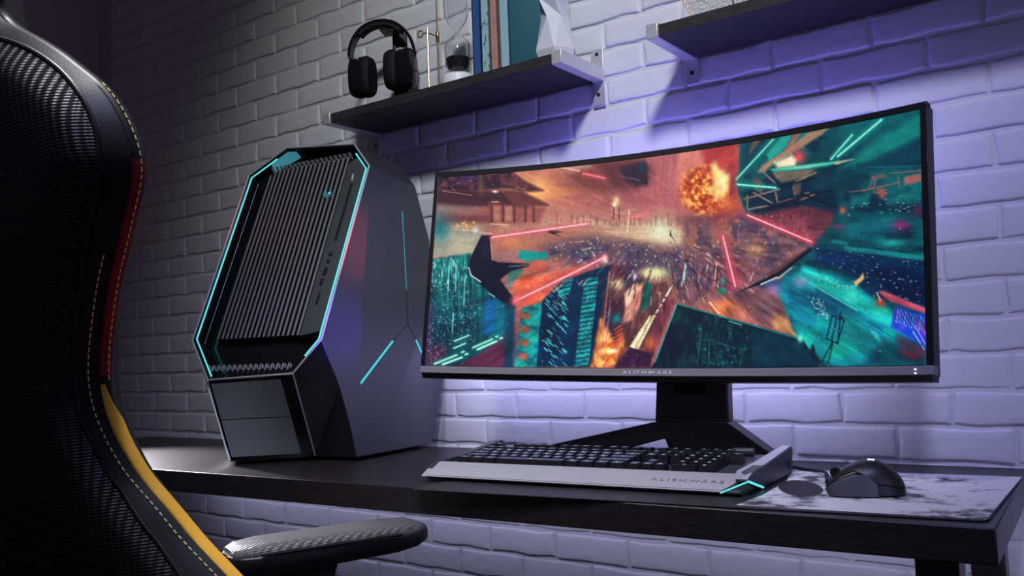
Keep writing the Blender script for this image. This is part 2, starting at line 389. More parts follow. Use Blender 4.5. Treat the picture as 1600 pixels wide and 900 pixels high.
# ------------------------------------------------------------------ hourglass on brass stand
def hourglass():
    y = -0.118
    P = lambda px, py, yy=y: on_axis(px, py, 1, yy)
    gx = P(714, 60)[0]; zb = SZ1
    root = thing('hourglass', 'glass hourglass of black sand on a white base with brass posts', 'hourglass', (gx, y, zb))
    rr = 0.034
    MB().lathe([(rr, 0), (rr, .010), (rr*.96, .016), (rr*.80, .0205), (0.006, .0215)], (gx, y, zb), 40).build('base', M['marble'], root)
    zs = zb+0.0265
    r = 0.0240
    zn = zs+0.080
    prof = [(r*.30, zs), (r*.62, zs+.003), (r*.86, zs+.009), (r*.97, zs+.018), (r, zs+.027), (r, zs+.056), (r*.86, zs+.064), (r*.5, zs+.072), (.0028, zn), (r*.4, zn+.010), (r*.78, zn+.022), (r*.97, zn+.036), (r, zn+.05), (r, zn+.08), (r*.8, zn+.09), (r*.3, zn+.095)]
    inner = [(max(.0012, a*.955), b+(.0008 if k == 0 else (-.0008 if k == len(prof)-1 else 0))) for k, (a, b) in enumerate(prof)]
    gl = MB(); gl.lathe([(a, b-zs) for a, b in prof], (gx, y, zs), 32); gl.lathe([(a, b-zs) for a, b in inner[::-1]], (gx, y, zs), 32)
    gl.build('glass_bulb', M['glass'], root, fix=False)
    q = .94
    MB().lathe([(r*.26, .001), (r*.60*q, .0045), (r*.86*q, .010), (r*.97*q, .0185), (r*q, .028), (r*.55, .0305), (0.001, .0315)], (gx, y, zs), 28).build('sand', M['sand'], root, label='black sand heaped in the lower bulb')
    for a in range(5):
        an = a*2*math.pi/5+.3
        MB().tube([(gx+.0055*math.cos(an), y+.0055*math.sin(an), zb+.0195), (gx+.0055*math.cos(an), y+.0055*math.sin(an), zs+.002)], .0011, 6).build('peg', M['black_matte'], root)
    # brass: tall post behind, short post in front, cross bar with ring
    a = P(684, 70, -0.100); b = P(669, 80, -0.132)
    br = MB(); br.tube([(a[0], -0.100, zb), (a[0], -0.100, zb+.205), (a[0]+.012, -.103, zb+.212), (gx, y, zn+.094)], .0019, 10)
    br.build('tall_post', M['brass'], root)
    ztop = P(668, 44, -0.132)[2]
    MB().tube([(b[0]+.006, -0.130, zb+.003), (b[0]+.001, -0.132, zb+.004), (b[0], -0.132, zb+.008), (b[0], -0.132, ztop)], .0021, 10).build('short_post', M['brass'], root)
    zc = P(668, 51, -0.132)[2]
    MB().tube([(b[0]-.010, -0.134, zc), (b[0], -0.132, zc), (a[0]+.003, -0.100, zc)], .0017, 10).build('cross_bar', M['brass'], root)
    cx = b[0]-.0165
    MB().tube([(cx+.0065*math.cos(t), -0.135, zc+.0065*math.sin(t)) for t in np.linspace(0, 2*math.pi, 20, endpoint=False)], .0016, 8, closed=True).build('ring', M['brass'], root)
    MB().box((a[0], -0.100, zc), (.006, .006, .022)).build('clamp', M['brass'], root, bevel=.001)
hourglass()

# ------------------------------------------------------------------ headset and its stand
def headset():
    vdir = np.array([-0.63, 0.77, 0]); a = math.atan2(-vdir[0], vdir[1])
    R = rz3(a+math.radians(-12))
    O = on_axis(598, 92, 1, -0.095)
    T = lambda: MB(R, O)
    k = np.linalg.norm((O-CC)@CM[2])/FPX           # metres per photo pixel at this distance
    root = thing('headset', 'black over-ear gaming headset on the left end of the left shelf', 'headset', tuple(O))
    X = lambda px: (px-598)*k/math.cos(math.radians(12)); Zc = lambda py: (92-py)*k
    arc = [(548, 98), (547, 84), (549, 70), (555, 56), (565, 44), (579, 36), (595, 33), (612, 35), (627, 43), (638, 55), (645, 68), (649, 82), (650, 98)]
    arc = [(X(x), Zc(y)) for x, y in arc]
    # smooth resample
    A = np.array(arc); t = np.arange(len(A)); tt = np.linspace(0, len(A)-1, 49)
    A = np.stack([np.interp(tt, t, A[:, 0]), np.interp(tt, t, A[:, 1])], 1)
    for _ in range(6): A[1:-1] = (A[:-2]+2*A[1:-1]+A[2:])/4
    cxy = np.array([X(598), Zc(85)])
    def band(i0, i1, w, t0, t1, name, m, parent):
        rings = []
        for i in range(i0, i1+1):
            d = A[i]-cxy; d /= np.linalg.norm(d)
            o_, n_ = A[i]+d*t1, A[i]+d*t0
            rings.append([(o_[0], -w/2, o_[1]), (o_[0], w/2, o_[1]), (n_[0], w/2, n_[1]), (n_[0], -w/2, n_[1])])
        mb = T(); mb.loft(rings); return mb.build(name, m, parent, bevel=.0012)
    hb = band(4, 44, .026, -.0025, .004, 'headband', M['black_gloss'], root)
    band(14, 34, .024, -.0095, -.002, 'head_cushion', M['black_matte'], root)
    for i0, i1 in ((3, 8), (40, 45)):
        band(i0, i1, .015, .0035, .0052, 'slider', M['trim_silver'], root)
    def cup(px0, px1, py0, py1, side):
        w = (px1-px0)*k; h = (py1-py0)*k; cx_, cz = X((px0+px1)/2), Zc((py0+py1)/2)
        s = side
        def ring(x, sc, n=28, e=2.8):
            o = []
            for j in range(n):
                an = 2*math.pi*j/n; ca, sa = math.cos(an), math.sin(an)
                o.append((x, sc*.025*math.copysign(abs(ca)**(2/e), ca), sc*h/2*math.copysign(abs(sa)**(2/e), sa)))
            return o
        loc = R@np.array([cx_+s*.002, 0, cz])+O
        yaw = R@rz3(math.radians(-10))
        mb = MB(yaw, loc); x0 = s*w*.5
        mb.loft([ring(x0, .72), ring(x0*.92, .9), ring(x0*.6, 1.0), ring(x0*.15, 1.0), ring(0, .97)])
        c = mb.build('ear_cup', M['black_gloss'], root)
        mb = MB(yaw, loc); mb.loft([ring(0, .9), ring(-x0*.12, 1.0), ring(-x0*.55, 1.0), ring(-x0*.8, .9), ring(-x0*.82, .6)])
        mb.build('ear_cushion', M['black_matte'], root, angle=50)
        mb = MB(yaw, loc); mb.box((x0*.9, -.006, .006), (.004, .006, h*.55)); mb.box((x0*.9, .010, -.01), (.004, .005, h*.4))
        mb.build('cup_trim', M['stand'], c, bevel=.001)
        mb = MB(yaw, loc); mb.tube([(x0*.75, -.012, h*.40), (x0*.3, -.017, h*.44), (x0*.05, -.019, h*.40)], .0026, 8)
        mb.build('hinge', M['trim_silver'], c)
        mb = T(); i = 3 if s < 0 else 45
        mb.tube([(A[i][0], 0, A[i][1]), (A[i][0]-s*.001, 0, A[i][1]-.012), (cx_+s*w*.35, 0, cz+h*.36)], .0045, 8)
        mb.build('yoke', M['black_gloss'], root)
    cup(548, 588, 87, 151, -1)
    cup(597, 648, 79, 143, 1)
    # stand
    st = thing('headset_stand', 'black headset stand on the left shelf, post rising behind the right ear cup', 'stand', (O[0], -0.085, SZ1))
    zt = O[2]+A[24][1]-.0115
    xs = X(606); pl = R@np.array([xs+.016, .043, 0])+O
    Rb = R@rz3(math.radians(25))
    q = MB(Rb, (pl[0], pl[1], 0)); q.box((0, 0, (SZ1+.010+zt)/2), (.032, .010, zt-SZ1-.010)); q.build('post', M['black_plastic'], st, bevel=.002)
    q = MB(R, (pl[0], pl[1], SZ1)); q.loft([[(.030*math.cos(t), .024*math.sin(t), z) for t in np.linspace(0, 2*math.pi, 28, endpoint=False)] for z in (0, .009)])
    q.box((.020, -.006, .014), (.034, .018, .028)); q.build('base', M['black_plastic'], st, bevel=.0015)
    q = MB(R, (pl[0], pl[1], zt)); q.box((-.016, -.024, -.0025), (.036, .050, .005)); q.build('cradle', M['black_plastic'], st, bevel=.002)
headset()

# ------------------------------------------------------------------ copper edged planter
def planter():
    y = -0.128
    b0 = on_axis(1084, 26, 1, y)[0]; b1 = on_axis(1147, 14, 1, y)[0]
    z0 = SZ1; w = b1-b0; cxm = (b0+b1)/2+.035
    root = thing('planter', 'white textured geometric planter with copper edges on the upper right shelf', 'planter', (cxm, -0.09, z0))
    n = 5; xc = b0+w*.5
    # base pentagon standing on the shelf, wider rim above it
    base = [(b0, y, z0), (b1, y, z0), (b1+.045, -.085, z0), (b1-.005, -.035, z0), (b0-.012, -.06, z0)]
    e = .030
    rim = [(b0-.028, y-.018, z0+.075), (b1+.004, y-.022, z0+.075), (b1+.085, -.085, z0+.075), (b1, -.012, z0+.075), (b0-.045, -.05, z0+.075)]
    top = [(b0+.01, y+.012, z0+.125), (b1-.005, y+.01, z0+.125), (b1+.05, -.08, z0+.125), (b1-.02, -.04, z0+.125), (b0, -.06, z0+.125)]
    mb = MB(); mb.add(base+rim+top, [(4, 3, 2, 1, 0)]+[(i, (i+1) % 5, 5+(i+1) % 5, 5+i) for i in range(5)]+[(5+i, 5+(i+1) % 5, 10+(i+1) % 5, 10+i) for i in range(5)]+[(10, 11, 12, 13, 14)])
    mb.build('vessel', M['planter'], root, smooth=False)
    for lo, hi in ((base, rim), (rim, top)):
        for i in range(5):
            MB().tube([np.array(lo[i])+[0, 0, .0012], hi[i]], .0014, 6).build('copper_edge', M['copper'], root)
    for ring in (rim, top):
        for i in range(5): MB().tube([ring[i], ring[(i+1) % 5]], .0014, 6).build('copper_edge', M['copper'], root)
planter()
# ------------------------------------------------------------------ the picture shown on the monitor
def picture(us, vs):
    """A city battle in teal and salmon, painted on a 0..1 x 0..1 sheet (returned as sRGB)."""
    src = [(0, 0), (1, 0), (1, 1), (0, 1)]; dst = [(686, 279), (1434, 170), (1444, 572), (664, 570)]
    Am = []; bm = []
    for (u, v), (x, y) in zip(src, dst):
        Am += [[u, v, 1, 0, 0, 0, -u*x, -v*x], [0, 0, 0, u, v, 1, -u*y, -v*y]]; bm += [x, y]
    Hh = np.append(np.linalg.solve(np.array(Am, float), np.array(bm, float)), 1).reshape(3, 3)
    U, V = np.meshgrid(us, vs)
    w = Hh[2, 0]*U+Hh[2, 1]*V+1
    X = (Hh[0, 0]*U+Hh[0, 1]*V+Hh[0, 2])/w
    Y = (Hh[1, 0]*U+Hh[1, 1]*V+Hh[1, 2])/w+4*U*(1-U)*(11.5+(4.5-11.5)*V)
    img = np.zeros(U.shape+(3,))
    rng = np.random.default_rng(11)
    tab = rng.random((256, 256))
    def vn(x, y):
        xi = np.floor(x).astype(int); yi = np.floor(y).astype(int); fx = x-xi; fy = y-yi
        fx = fx*fx*(3-2*fx); fy = fy*fy*(3-2*fy); g = lambda a, b: tab[a % 256, b % 256]
        return (g(xi, yi)*(1-fx)+g(xi+1, yi)*fx)*(1-fy)+(g(xi, yi+1)*(1-fx)+g(xi+1, yi+1)*fx)*fy
    def fbm(sx, sy=None, ox=0., oy=0., oct=4, Xx=None, Yy=None):
        sy = sy or sx; a = .5; s = 0; n = 0; f = 1
        Xq = X if Xx is None else Xx; Yq = Y if Yy is None else Yy
        for o in range(oct):
            s = s+a*vn(Xq/sx*f+ox+o*17.3, Yq/sy*f+oy+o*9.1); n += a; a *= .55; f *= 2.03
        return s/n
    def mix(c, m):
        m = np.clip(m, 0, 1)[..., None]; img[:] = img*(1-m)+np.array(c, float)/255.*m
    def addc(c, m): img[:] = img+np.array(c, float)/255.*np.clip(m, 0, 1)[..., None]
    sm = lambda a, b, x: (lambda t: t*t*(3-2*t))(np.clip((x-a)/(b-a), 0, 1))
    def poly(pts, soft=0.8):
        P = np.array(pts, float); ins = np.zeros(X.shape, bool); dmin = np.full(X.shape, 1e9)
        for i in range(len(P)):
            a, b = P[i-1], P[i]
            cond = (a[1] > Y) != (b[1] > Y)
            with np.errstate(divide='ignore', invalid='ignore'):
                xi = (b[0]-a[0])*(Y-a[1])/(b[1]-a[1] if b[1] != a[1] else 1e-9)+a[0]
            ins ^= cond & (X < xi)
            e = b-a; t = np.clip(((X-a[0])*e[0]+(Y-a[1])*e[1])/(e@e+1e-9), 0, 1)
            dmin = np.minimum(dmin, np.hypot(X-a[0]-t*e[0], Y-a[1]-t*e[1]))
        sd = np.where(ins, dmin, -dmin); return np.clip(sd/soft*.5+.5, 0, 1)
    def seg(a, b):
        a = np.array(a, float); b = np.array(b, float); e = b-a
        t = np.clip(((X-a[0])*e[0]+(Y-a[1])*e[1])/(e@e), 0, 1); return np.hypot(X-a[0]-t*e[0], Y-a[1]-t*e[1])
    def line(a, b, wd, c, al=1.0, glow=None, gw=6, ga=.5):
        d = seg(a, b)
        if glow is not None: mix(glow, ga*np.exp(-(d/gw)**2))
        mix(c, al*np.clip((wd/2-d)/.9+.5, 0, 1))
    blob = lambda cx, cy, rx, ry, p=2: np.exp(-(((X-cx)/rx)**2+((Y-cy)/ry)**2)**(p/2))
    def specks(mask, n, cols, sx=(.6, 1.3), sy=(.6, 2.0), al=.9, seed=0):
        r = np.random.default_rng(seed); ys, xs = np.where(mask > .5)
        if len(ys) == 0: return
        for k in r.integers(0, len(ys), n):
            cy_, cx_ = ys[k], xs[k]; rx = r.uniform(*sx); ry = r.uniform(*sy)
            j0, j1, i0, i1 = max(0, cy_-5), cy_+6, max(0, cx_-5), cx_+6
            m = np.clip(1.4-np.hypot((X[j0:j1, i0:i1]-X[cy_, cx_])/rx, (Y[j0:j1, i0:i1]-Y[cy_, cx_])/ry), 0, 1)*al*r.uniform(.4, 1)
            c = np.array(cols[r.integers(0, len(cols))])/255.
            img[j0:j1, i0:i1] = img[j0:j1, i0:i1]*(1-m[..., None])+c*m[..., None]
    n1, n2, n3 = fbm(60), fbm(22, 22, 5, 3), fbm(9, 9, 1, 7)
    # --- sky and haze
    mix((172, 100, 96), np.ones_like(X))
    mix((196, 118, 104), sm(.35, .7, n1))
    mix((148, 82, 84), sm(.5, .75, fbm(40, 25, 9))*.7)
    mix((246, 180, 104), blob(812, 298, 44, 22)*1.1*(.7+.5*n2)); mix((226, 132, 92), blob(858, 300, 40, 22)*.5)
    mix((196, 160, 150), sm(.5, .7, fbm(50, 12, 2, 5))*blob(860, 268, 60, 14)*.9)
    mix((196, 120, 102), blob(850, 332, 60, 16)*.5)
    mix((178, 100, 112), blob(1005, 290, 60, 60)*.8); mix((150, 80, 88), sm(.52, .7, fbm(34, 10, 6, 2))*blob(940, 310, 120, 40)*.6)
    # dark smoke with a ship
    mix((120, 62, 64), blob(925, 278, 60, 22)*.9*(.5+n2)); mix((84, 44, 58), blob(955, 270, 34, 20)*(.4+n2)); mix((44, 32, 54), blob(972, 268, 19, 15)*1.2)
    mix((18, 60, 74), blob(982, 262, 7, 8)); line((985, 258), (990, 284), 3, (36, 24, 44)); line((990, 268), (1028, 298), 1.2, (226, 140, 130), .5)
    sk = poly([(868, 272), (890, 262), (930, 252), (985, 250), (990, 268), (988, 288), (972, 297), (948, 294), (925, 303), (898, 298), (880, 290)], 7)
    mix((124, 66, 66), sk*(.55+.6*n2)); mix((92, 48, 60), poly([(918, 258), (985, 252), (989, 288), (940, 292)], 6)*(.4+.8*n3)); mix((46, 34, 58), poly([(948, 262), (984, 253), (990, 262), (988, 286), (974, 291), (955, 280)], 4)*.9); mix((20, 66, 82), poly([(974, 258), (986, 256), (984, 268), (976, 270)], 2)*.9)
    line((948, 275), (978, 282), 1.6, (120, 92, 120), .8); line((985, 272), (988, 288), 2.6, (40, 26, 44))
    mix((206, 168, 156), poly([(845, 262), (885, 254), (900, 262), (872, 272)], 5)*.6*(.4+n3))
    # red drapes of light near the middle
    mix((206, 96, 92), sm(.55, .75, fbm(5, 60, 3, 1))*sm(985, 1020, X)*sm(1070, 1040, X)*sm(372, 350, Y)*.6)
    # --- band of far city haze
    hz = sm(318, 350, Y+X*0)*sm(408, 388, Y)
    mix((176, 124, 112), hz*.9); mix((196, 160, 132), hz*sm(.45, .65, fbm(30, 8, 4, 4))*.8)
    mix((214, 190, 150), blob(985, 372, 85, 14)*.9); mix((216, 226, 186), blob(1012, 362, 20, 20)*.95); mix((206, 164, 136), blob(900, 366, 60, 12)*.6); mix((186, 166, 110), blob(960, 378, 22, 8)*.6)
    for k in range(26):
        x = 852+k*8+rng.uniform(-3, 3); h = rng.uniform(5, 20); line((x, 352), (x+rng.uniform(-1, 1), 352-h), rng.uniform(1, 3.2), (132, 72, 72), .5)
    mix((240, 210, 160), blob(942, 315, 5, 7)); mix((250, 236, 190), blob(939, 320, 3, 4)); line((938, 325), (937, 343), 2, (110, 60, 66)); line((946, 325), (946, 343), 2, (110, 60, 66))
    for k in range(14):
        y = 366+rng.uniform(-4, 8); x = rng.uniform(880, 1000); line((x, y), (x+rng.uniform(30, 110), y+rng.uniform(-2, 12)), 1, (226, 206, 178), .45)
    line((962, 328), (959, 362), 1.6, (240, 214, 180), .9)
    line((1005, 365), (930, 405), 1.2, (214, 196, 180), .5); line((1015, 368), (1062, 392), 1.2, (200, 180, 180), .5); line((1012, 366), (1052, 384), 1, (214, 190, 180), .5)
    # --- left pagoda
    pg = poly([(676, 275), (784, 266), (792, 274), (804, 284), (832, 299), (812, 301), (775, 296), (740, 300), (676, 300)], 3)
    mix((52, 32, 50), pg); mix((112, 62, 66), pg*sm(.5, .7, n3)*.8); mix((70, 40, 92), pg*blob(725, 281, 18, 9))
    mix((100, 50, 56), poly([(760, 276), (806, 284), (832, 299), (800, 300)], 3)*.7)
    mix((70, 40, 52), poly([(676, 298), (800, 300), (840, 322), (800, 325), (700, 324), (676, 322)], 3)); mix((110, 58, 58), poly([(770, 300), (800, 300), (840, 321), (790, 322)], 2)*.8)
    mix((140, 76, 74), poly([(755, 318), (800, 322), (835, 326), (826, 350), (755, 350)], 4)*.85)
    mix((136, 110, 104), poly([(676, 318), (737, 325), (735, 336), (676, 334)], 3)*.8)
    mix((116, 64, 68), poly([(690, 336), (760, 332), (760, 352), (690, 348)], 6)*.9)
    for x in (758, 774, 790, 806, 818): line((x, 322), (x, 347), 4, (92, 48, 56), .8)
    for x in (764, 781): mix((176, 120, 104), poly([(x-4, 324), (x+5, 324), (x+5, 346), (x-4, 346)], 2)*.8)
    specks(pg, 90, [(150, 96, 92), (40, 24, 44), (180, 120, 96), (96, 60, 96)], (1, 3), (.6, 1.4), .7, 1)
    line((690, 300), (730, 307), 1.2, (190, 150, 150), .7); mix((240, 226, 210), blob(763, 301, 4, 2)); line((758, 317), (768, 317), 1.6, (240, 160, 130))
    mix((120, 86, 70), blob(743, 292, 4, 14)*.8)
    line((756, 351), (783, 353), 1.6, (240, 180, 120), .9)
    # teal and pale haze below the pagoda on the left
    mix((150, 148, 132), poly([(668, 352), (745, 360), (742, 380), (728, 402), (664, 406)], 6)*.95)
    mix((34, 118, 130), blob(686, 356, 14, 22)*.95); mix((92, 84, 92), blob(702, 345, 18, 8)*.6); mix((206, 196, 164), blob(714, 385, 16, 12)*.5)
    specks(poly([(706, 346), (734, 348), (732, 362), (706, 362)]), 40, [(250, 200, 120), (255, 230, 170), (220, 150, 90)], (.8, 2), (.8, 2), .9, 2)
    mix((236, 220, 210), blob(735, 361, 4, 5)*.8)
    # --- red-brown ground in the middle left
    md = poly([(757, 362), (850, 352), (1000, 380), (1060, 400), (1060, 470), (940, 470), (880, 420), (757, 412)], 10)
    mix((156, 96, 84), md*.8); mix((208, 126, 92), blob(785, 378, 22, 9)*.9)
    dk = poly([(830, 388), (905, 370), (1000, 386), (1060, 388), (1060, 440), (940, 425), (850, 405)], 10)
    mix((84, 70, 92), dk*.85*(.5+n2)); mix((60, 54, 84), dk*sm(.5, .68, n3)*.7)
    specks(dk, 260, [(220, 220, 230), (60, 60, 100), (140, 120, 160), (170, 210, 210), (226, 180, 150)], (.7, 2), (.7, 2), .8, 3)
    mix((150, 110, 116), poly([(760, 396), (800, 392), (800, 408), (760, 412)], 3)*.7)
    # --- left teal blocks
    tl = poly([(662, 409), (700, 402), (727, 398), (745, 440), (800, 470), (800, 574), (655, 574)], 3)
    mix((10, 92, 100), tl); mix((6, 62, 78), tl*sm(.45, .6, fbm(7, 200, 3, 2))*.9); mix((22, 150, 142), tl*sm(.56, .7, fbm(4, 120, 6, 2))*sm(520, 420, Y)*.9)
    mix((5, 46, 68), tl*sm(440, 540, Y)*.75*sm(760, 720, X)); mix((20, 132, 128), tl*blob(690, 418, 40, 14)*.7)
    mix((14, 94, 156), poly([(746, 462), (764, 468), (762, 528), (744, 522)], 5)*.85); mix((10, 104, 128), poly([(762, 470), (784, 474), (782, 520), (758, 528)], 4)*.7)
    specks(poly([(668, 440), (735, 440), (735, 535), (664, 545)]), 420, [(120, 190, 180), (190, 220, 220), (160, 120, 170), (30, 110, 110), (90, 180, 160)], (.5, 1.0), (.7, 1.8), .75, 4)
    specks(poly([(666, 408), (722, 404), (722, 440), (666, 445)]), 90, [(140, 230, 210), (200, 240, 230), (90, 190, 190)], (.6, 1.2), (1.5, 4), .8, 5)
    for x, y0, y1 in ((708, 413, 455), (719, 440, 480), (703, 490, 520), (698, 415, 455), (689, 420, 440)): line((x, y0), (x-1.5, y1), 1.5, (150, 230, 216), .7)
    mix((100, 44, 86), poly([(660, 475), (676, 480), (672, 545), (655, 545)], 6)*.6); mix((120, 52, 92), poly([(655, 545), (690, 540), (690, 574), (655, 574)], 8)*.7)
    specks(poly([(660, 520), (695, 535), (690, 570), (660, 568)]), 90, [(190, 110, 130), (60, 40, 80), (220, 160, 150), (60, 120, 120)], (.6, 1.2), (.7, 1.6), .8, 6)
    mg = poly([(700, 574), (740, 552), (778, 518), (778, 574)], 2); mix((92, 40, 74), mg); mix((112, 50, 80), mg*n2*.5)
    # --- orange block, teal front, navy tower
    orp = poly([(792, 428), (830, 432), (880, 420), (895, 430), (830, 478), (792, 490), (786, 470)], 4); mix((206, 88, 66), orp); mix((226, 120, 84), orp*sm(.5, .7, n3)*.6)
    mix((20, 140, 134), poly([(797, 392), (838, 395), (838, 408), (812, 412), (795, 404)], 2)); mix((60, 50, 72), poly([(770, 410), (800, 413), (800, 424), (775, 430)], 3)*.8); mix((40, 150, 140), poly([(782, 424), (800, 420), (800, 430), (777, 452)], 4)*.7)
    mix((206, 96, 80), poly([(812, 408), (834, 406), (834, 426), (812, 424)], 3)*.9)
    mix((120, 76, 112), poly([(786, 488), (802, 482), (798, 574), (784, 574)], 3)); mix((168, 84, 76), poly([(790, 470), (802, 470), (800, 520), (790, 520)], 4)*.8)
    tf = poly([(800, 482), (830, 472), (822, 574), (788, 574)], 2); mix((16, 140, 134), tf); mix((40, 172, 156), tf*sm(.5, .65, n3)*.7); mix((14, 88, 112), tf*sm(.5, .65, fbm(14, 8, 8, 8))*.8)
    for k in range(4): mix((170, 84, 70), poly([(799-k*1.5, 488+k*21), (812-k*1.5, 489+k*21), (811-k*1.5, 500+k*21), (797-k*1.5, 498+k*21)], 2)*.85)
    mix((12, 60, 84), poly([(776, 470), (790, 478), (786, 574), (774, 574)], 3)*.9)
    nv = poly([(830, 470), (862, 436), (933, 414), (928, 440), (903, 574), (820, 574)], 1.5); mix((6, 46, 84), nv); mix((5, 34, 68), nv*sm(.4, .65, fbm(16, 90, 2, 9))*.8)
    for (x0, y0, wv, dx, hh) in ((859, 437, 17, -8, 28), (893, 434, 21, -16, 140)):
        for k in range(int(hh/7)):
            y = y0+k*7; x = x0+dx*k*7/hh*1.0
            mix((26, 172, 166), poly([(x, y+2), (x+wv, y-2), (x+wv-.6, y+3.0), (x-.6, y+6.6)], 1)*rng.uniform(.5, 1.0))
    specks(poly([(893, 450), (912, 446), (898, 570), (874, 572)]), 140, [(120, 220, 200), (6, 50, 84), (60, 180, 170)], (.6, 1.4), (.6, 1.2), .8, 7)
    wl_ = poly([(848, 442), (870, 462), (864, 570), (828, 572)], 6)
    for k in range(70):
        y = rng.uniform(448, 570); x = rng.uniform(834, 866)-(y-448)*.05; mix((90, 206, 200), np.clip(1.3-seg((x, y), (x+5, y+5))/1.0, 0, 1)*rng.uniform(.4, .9))
    # --- fiery street
    mix((70, 40, 58), poly([(933, 414), (1000, 420), (960, 500), (945, 574), (900, 574)], 3)); mix((112, 56, 66), poly([(933, 414), (960, 410), (950, 470), (930, 470)], 6)*.6)
    fs = poly([(918, 500), (940, 540), (958, 510), (952, 545), (935, 574), (902, 574), (908, 555)], 5); mix((214, 118, 62), fs); mix((246, 182, 96), fs*sm(.5, .65, n3)*.9); mix((170, 80, 40), fs*sm(.45, .3, n3)*.7)
    line((931, 425), (916, 555), 1.6, (176, 130, 120), .8); line((918, 500), (912, 560), 4, (180, 110, 60), .7); line((932, 470), (925, 535), 2, (150, 110, 150), .7)
    mix((20, 116, 124), blob(940, 498, 8, 8)); mix((226, 200, 150), blob(942, 445, 10, 9)); mix((96, 70, 60), blob(938, 460, 10, 8)*.7)
    for k in range(5): line((938, 516+k*6), (950, 508+k*6), 2, (220, 84, 60), .85)
    mix((240, 220, 190), blob(933, 549, 8, 3))
    br_ = poly([(972, 446), (1032, 440), (1020, 480), (998, 548), (955, 543), (950, 500)], 3); mix((104, 66, 64), br_); mix((84, 44, 62), br_*n2*.6)
    mix((216, 148, 126), poly([(970, 446), (984, 442), (978, 478), (966, 500), (952, 505), (956, 470), (954, 458)], 3)); mix((240, 206, 170), poly([(968, 444), (974, 442), (966, 470), (956, 478), (954, 460)], 2)*.9); mix((186, 96, 90), poly([(974, 455), (980, 452), (974, 478), (964, 490)], 2)*.9)
    mix((10, 96, 92), poly([(986, 440), (996, 442), (992, 478), (978, 488)], 3)*.95); mix((206, 200, 150), blob(1000, 427, 21, 9)*1.3*(.6+n3)); mix((66, 60, 96), blob(962, 425, 9, 9)*.9); mix((200, 200, 226), blob(970, 432, 3, 6)*.9)
    mix((110, 50, 70), poly([(1010, 470), (1036, 466), (1000, 560), (985, 545)], 4)*.85); mix((196, 100, 60), blob(993, 538, 8, 11)*.8*(.6+n3))
    dm = poly([(962, 543), (998, 552), (994, 576), (938, 576), (950, 556)], 3); mix((56, 28, 58), dm)
    mix((240, 230, 180), poly([(993.5, 493), (996, 494), (970, 545), (961, 542)], 1)); mix((240, 230, 180), poly([(998.5, 492), (1002.5, 492.5), (975, 546), (970.5, 545)], 1))
    for k in range(5): line((1004+k*5, 488-k*8.5), (1006+k*5, 484.5-k*8.5), 2.6, (236, 220, 190))
    line((1022, 458), (1029, 446), 2.2, (230, 220, 210), .9); line((1046, 440), (1051, 417), 2, (206, 216, 216), .8)
    # --- middle right dark city
    mc = poly([(1050, 345), (1150, 330), (1260, 385), (1200, 440), (1140, 470), (1080, 480), (1036, 470), (1030, 430), (1048, 400)], 8)
    mix((104, 74, 88), mc*.85); mix((70, 56, 84), mc*sm(.45, .65, n2)*.7); mix((160, 96, 84), mc*sm(.55, .7, fbm(18, 18, 8, 1))*.8)
    specks(mc, 240, [(206, 150, 130), (60, 50, 80), (190, 200, 190), (150, 90, 90), (220, 170, 120)], (.6, 1.6), (.8, 3), .7, 8)
    mix((186, 134, 96), blob(1160, 392, 18, 12)*.7); mix((150, 66, 80), blob(1125, 430, 26, 24)*.8); mix((214, 112, 72), blob(1112, 482, 24, 16)*.95); mix((240, 140, 96), blob(1108, 478, 9, 7)*.7)
    mix((112, 74, 84), poly([(1130, 460), (1200, 440), (1212, 470), (1225, 520), (1165, 508)], 8)*.8); mix((196, 140, 90), poly([(1192, 490), (1215, 496), (1226, 524), (1192, 514)], 5)*.9); mix((120, 96, 112), blob(1180, 478, 18, 16)*.6)
    for k in range(18):
        x = rng.uniform(1045, 1105); y = rng.uniform(412, 440); line((x, y), (x-2, y+rng.uniform(8, 20)), 1.6, [(206, 216, 210), (36, 30, 52), (150, 120, 120)][k % 3], .7)
    line((1050, 412), (1043, 448), 1.8, (190, 226, 226), .9); line((1100, 410), (1097, 436), 2.2, (206, 170, 120), .9); mix((50, 150, 130), poly([(1108, 432), (1114, 432), (1112, 444), (1106, 444)], 2)*.9); mix((30, 140, 110), poly([(1102, 449), (1113, 450), (1112, 460), (1101, 459)], 2)*.95)
    line((1088, 472), (1103, 490), 2, (250, 200, 150), .9); line((1160, 424), (1153, 440), 1.6, (206, 180, 170), .8)
    for k in range(150):
        x = rng.uniform(850, 1150); y = rng.uniform(376, 470); dx, dy = x-1008, y-366; l = math.hypot(dx, dy)+1; h = rng.uniform(4, 16)*min(1.6, l/60)
        col = [(52, 44, 74), (96, 66, 84), (176, 130, 120), (36, 96, 104), (206, 190, 170), (120, 60, 70), (30, 30, 58)][k % 7]
        if y < 470-max(0, (x-1036))*.2: line((x, y), (x+dx/l*h*.6, y+abs(dy)/l*h), rng.uniform(1, 3.2), col, .6)
    # --- explosion
    mix((150, 46, 54), poly([(1076, 222), (1136, 210), (1138, 330), (1100, 345), (1072, 300)], 12)*.9); mix((214, 126, 112), poly([(1040, 236), (1074, 232), (1080, 256), (1060, 262), (1045, 300), (1038, 290)], 5)*.9)
    mix((190, 70, 60), blob(1110, 250, 20, 22)*.7)
    ex_ = np.clip(1.3-((X-1080)**2/37**2+(Y-297)**2/38**2)*1.0, 0, 1)**.6
    mix((206, 92, 46), ex_); specks(ex_, 120, [(255, 206, 120), (120, 40, 30), (236, 130, 60)], (.8, 2.2), (.8, 2.2), .7, 31); f4 = fbm(6, 6, 7, 1); mix((250, 186, 100), ex_*sm(.52, .66, f4)*.95); mix((140, 48, 34), ex_*sm(.47, .34, f4)*.85)
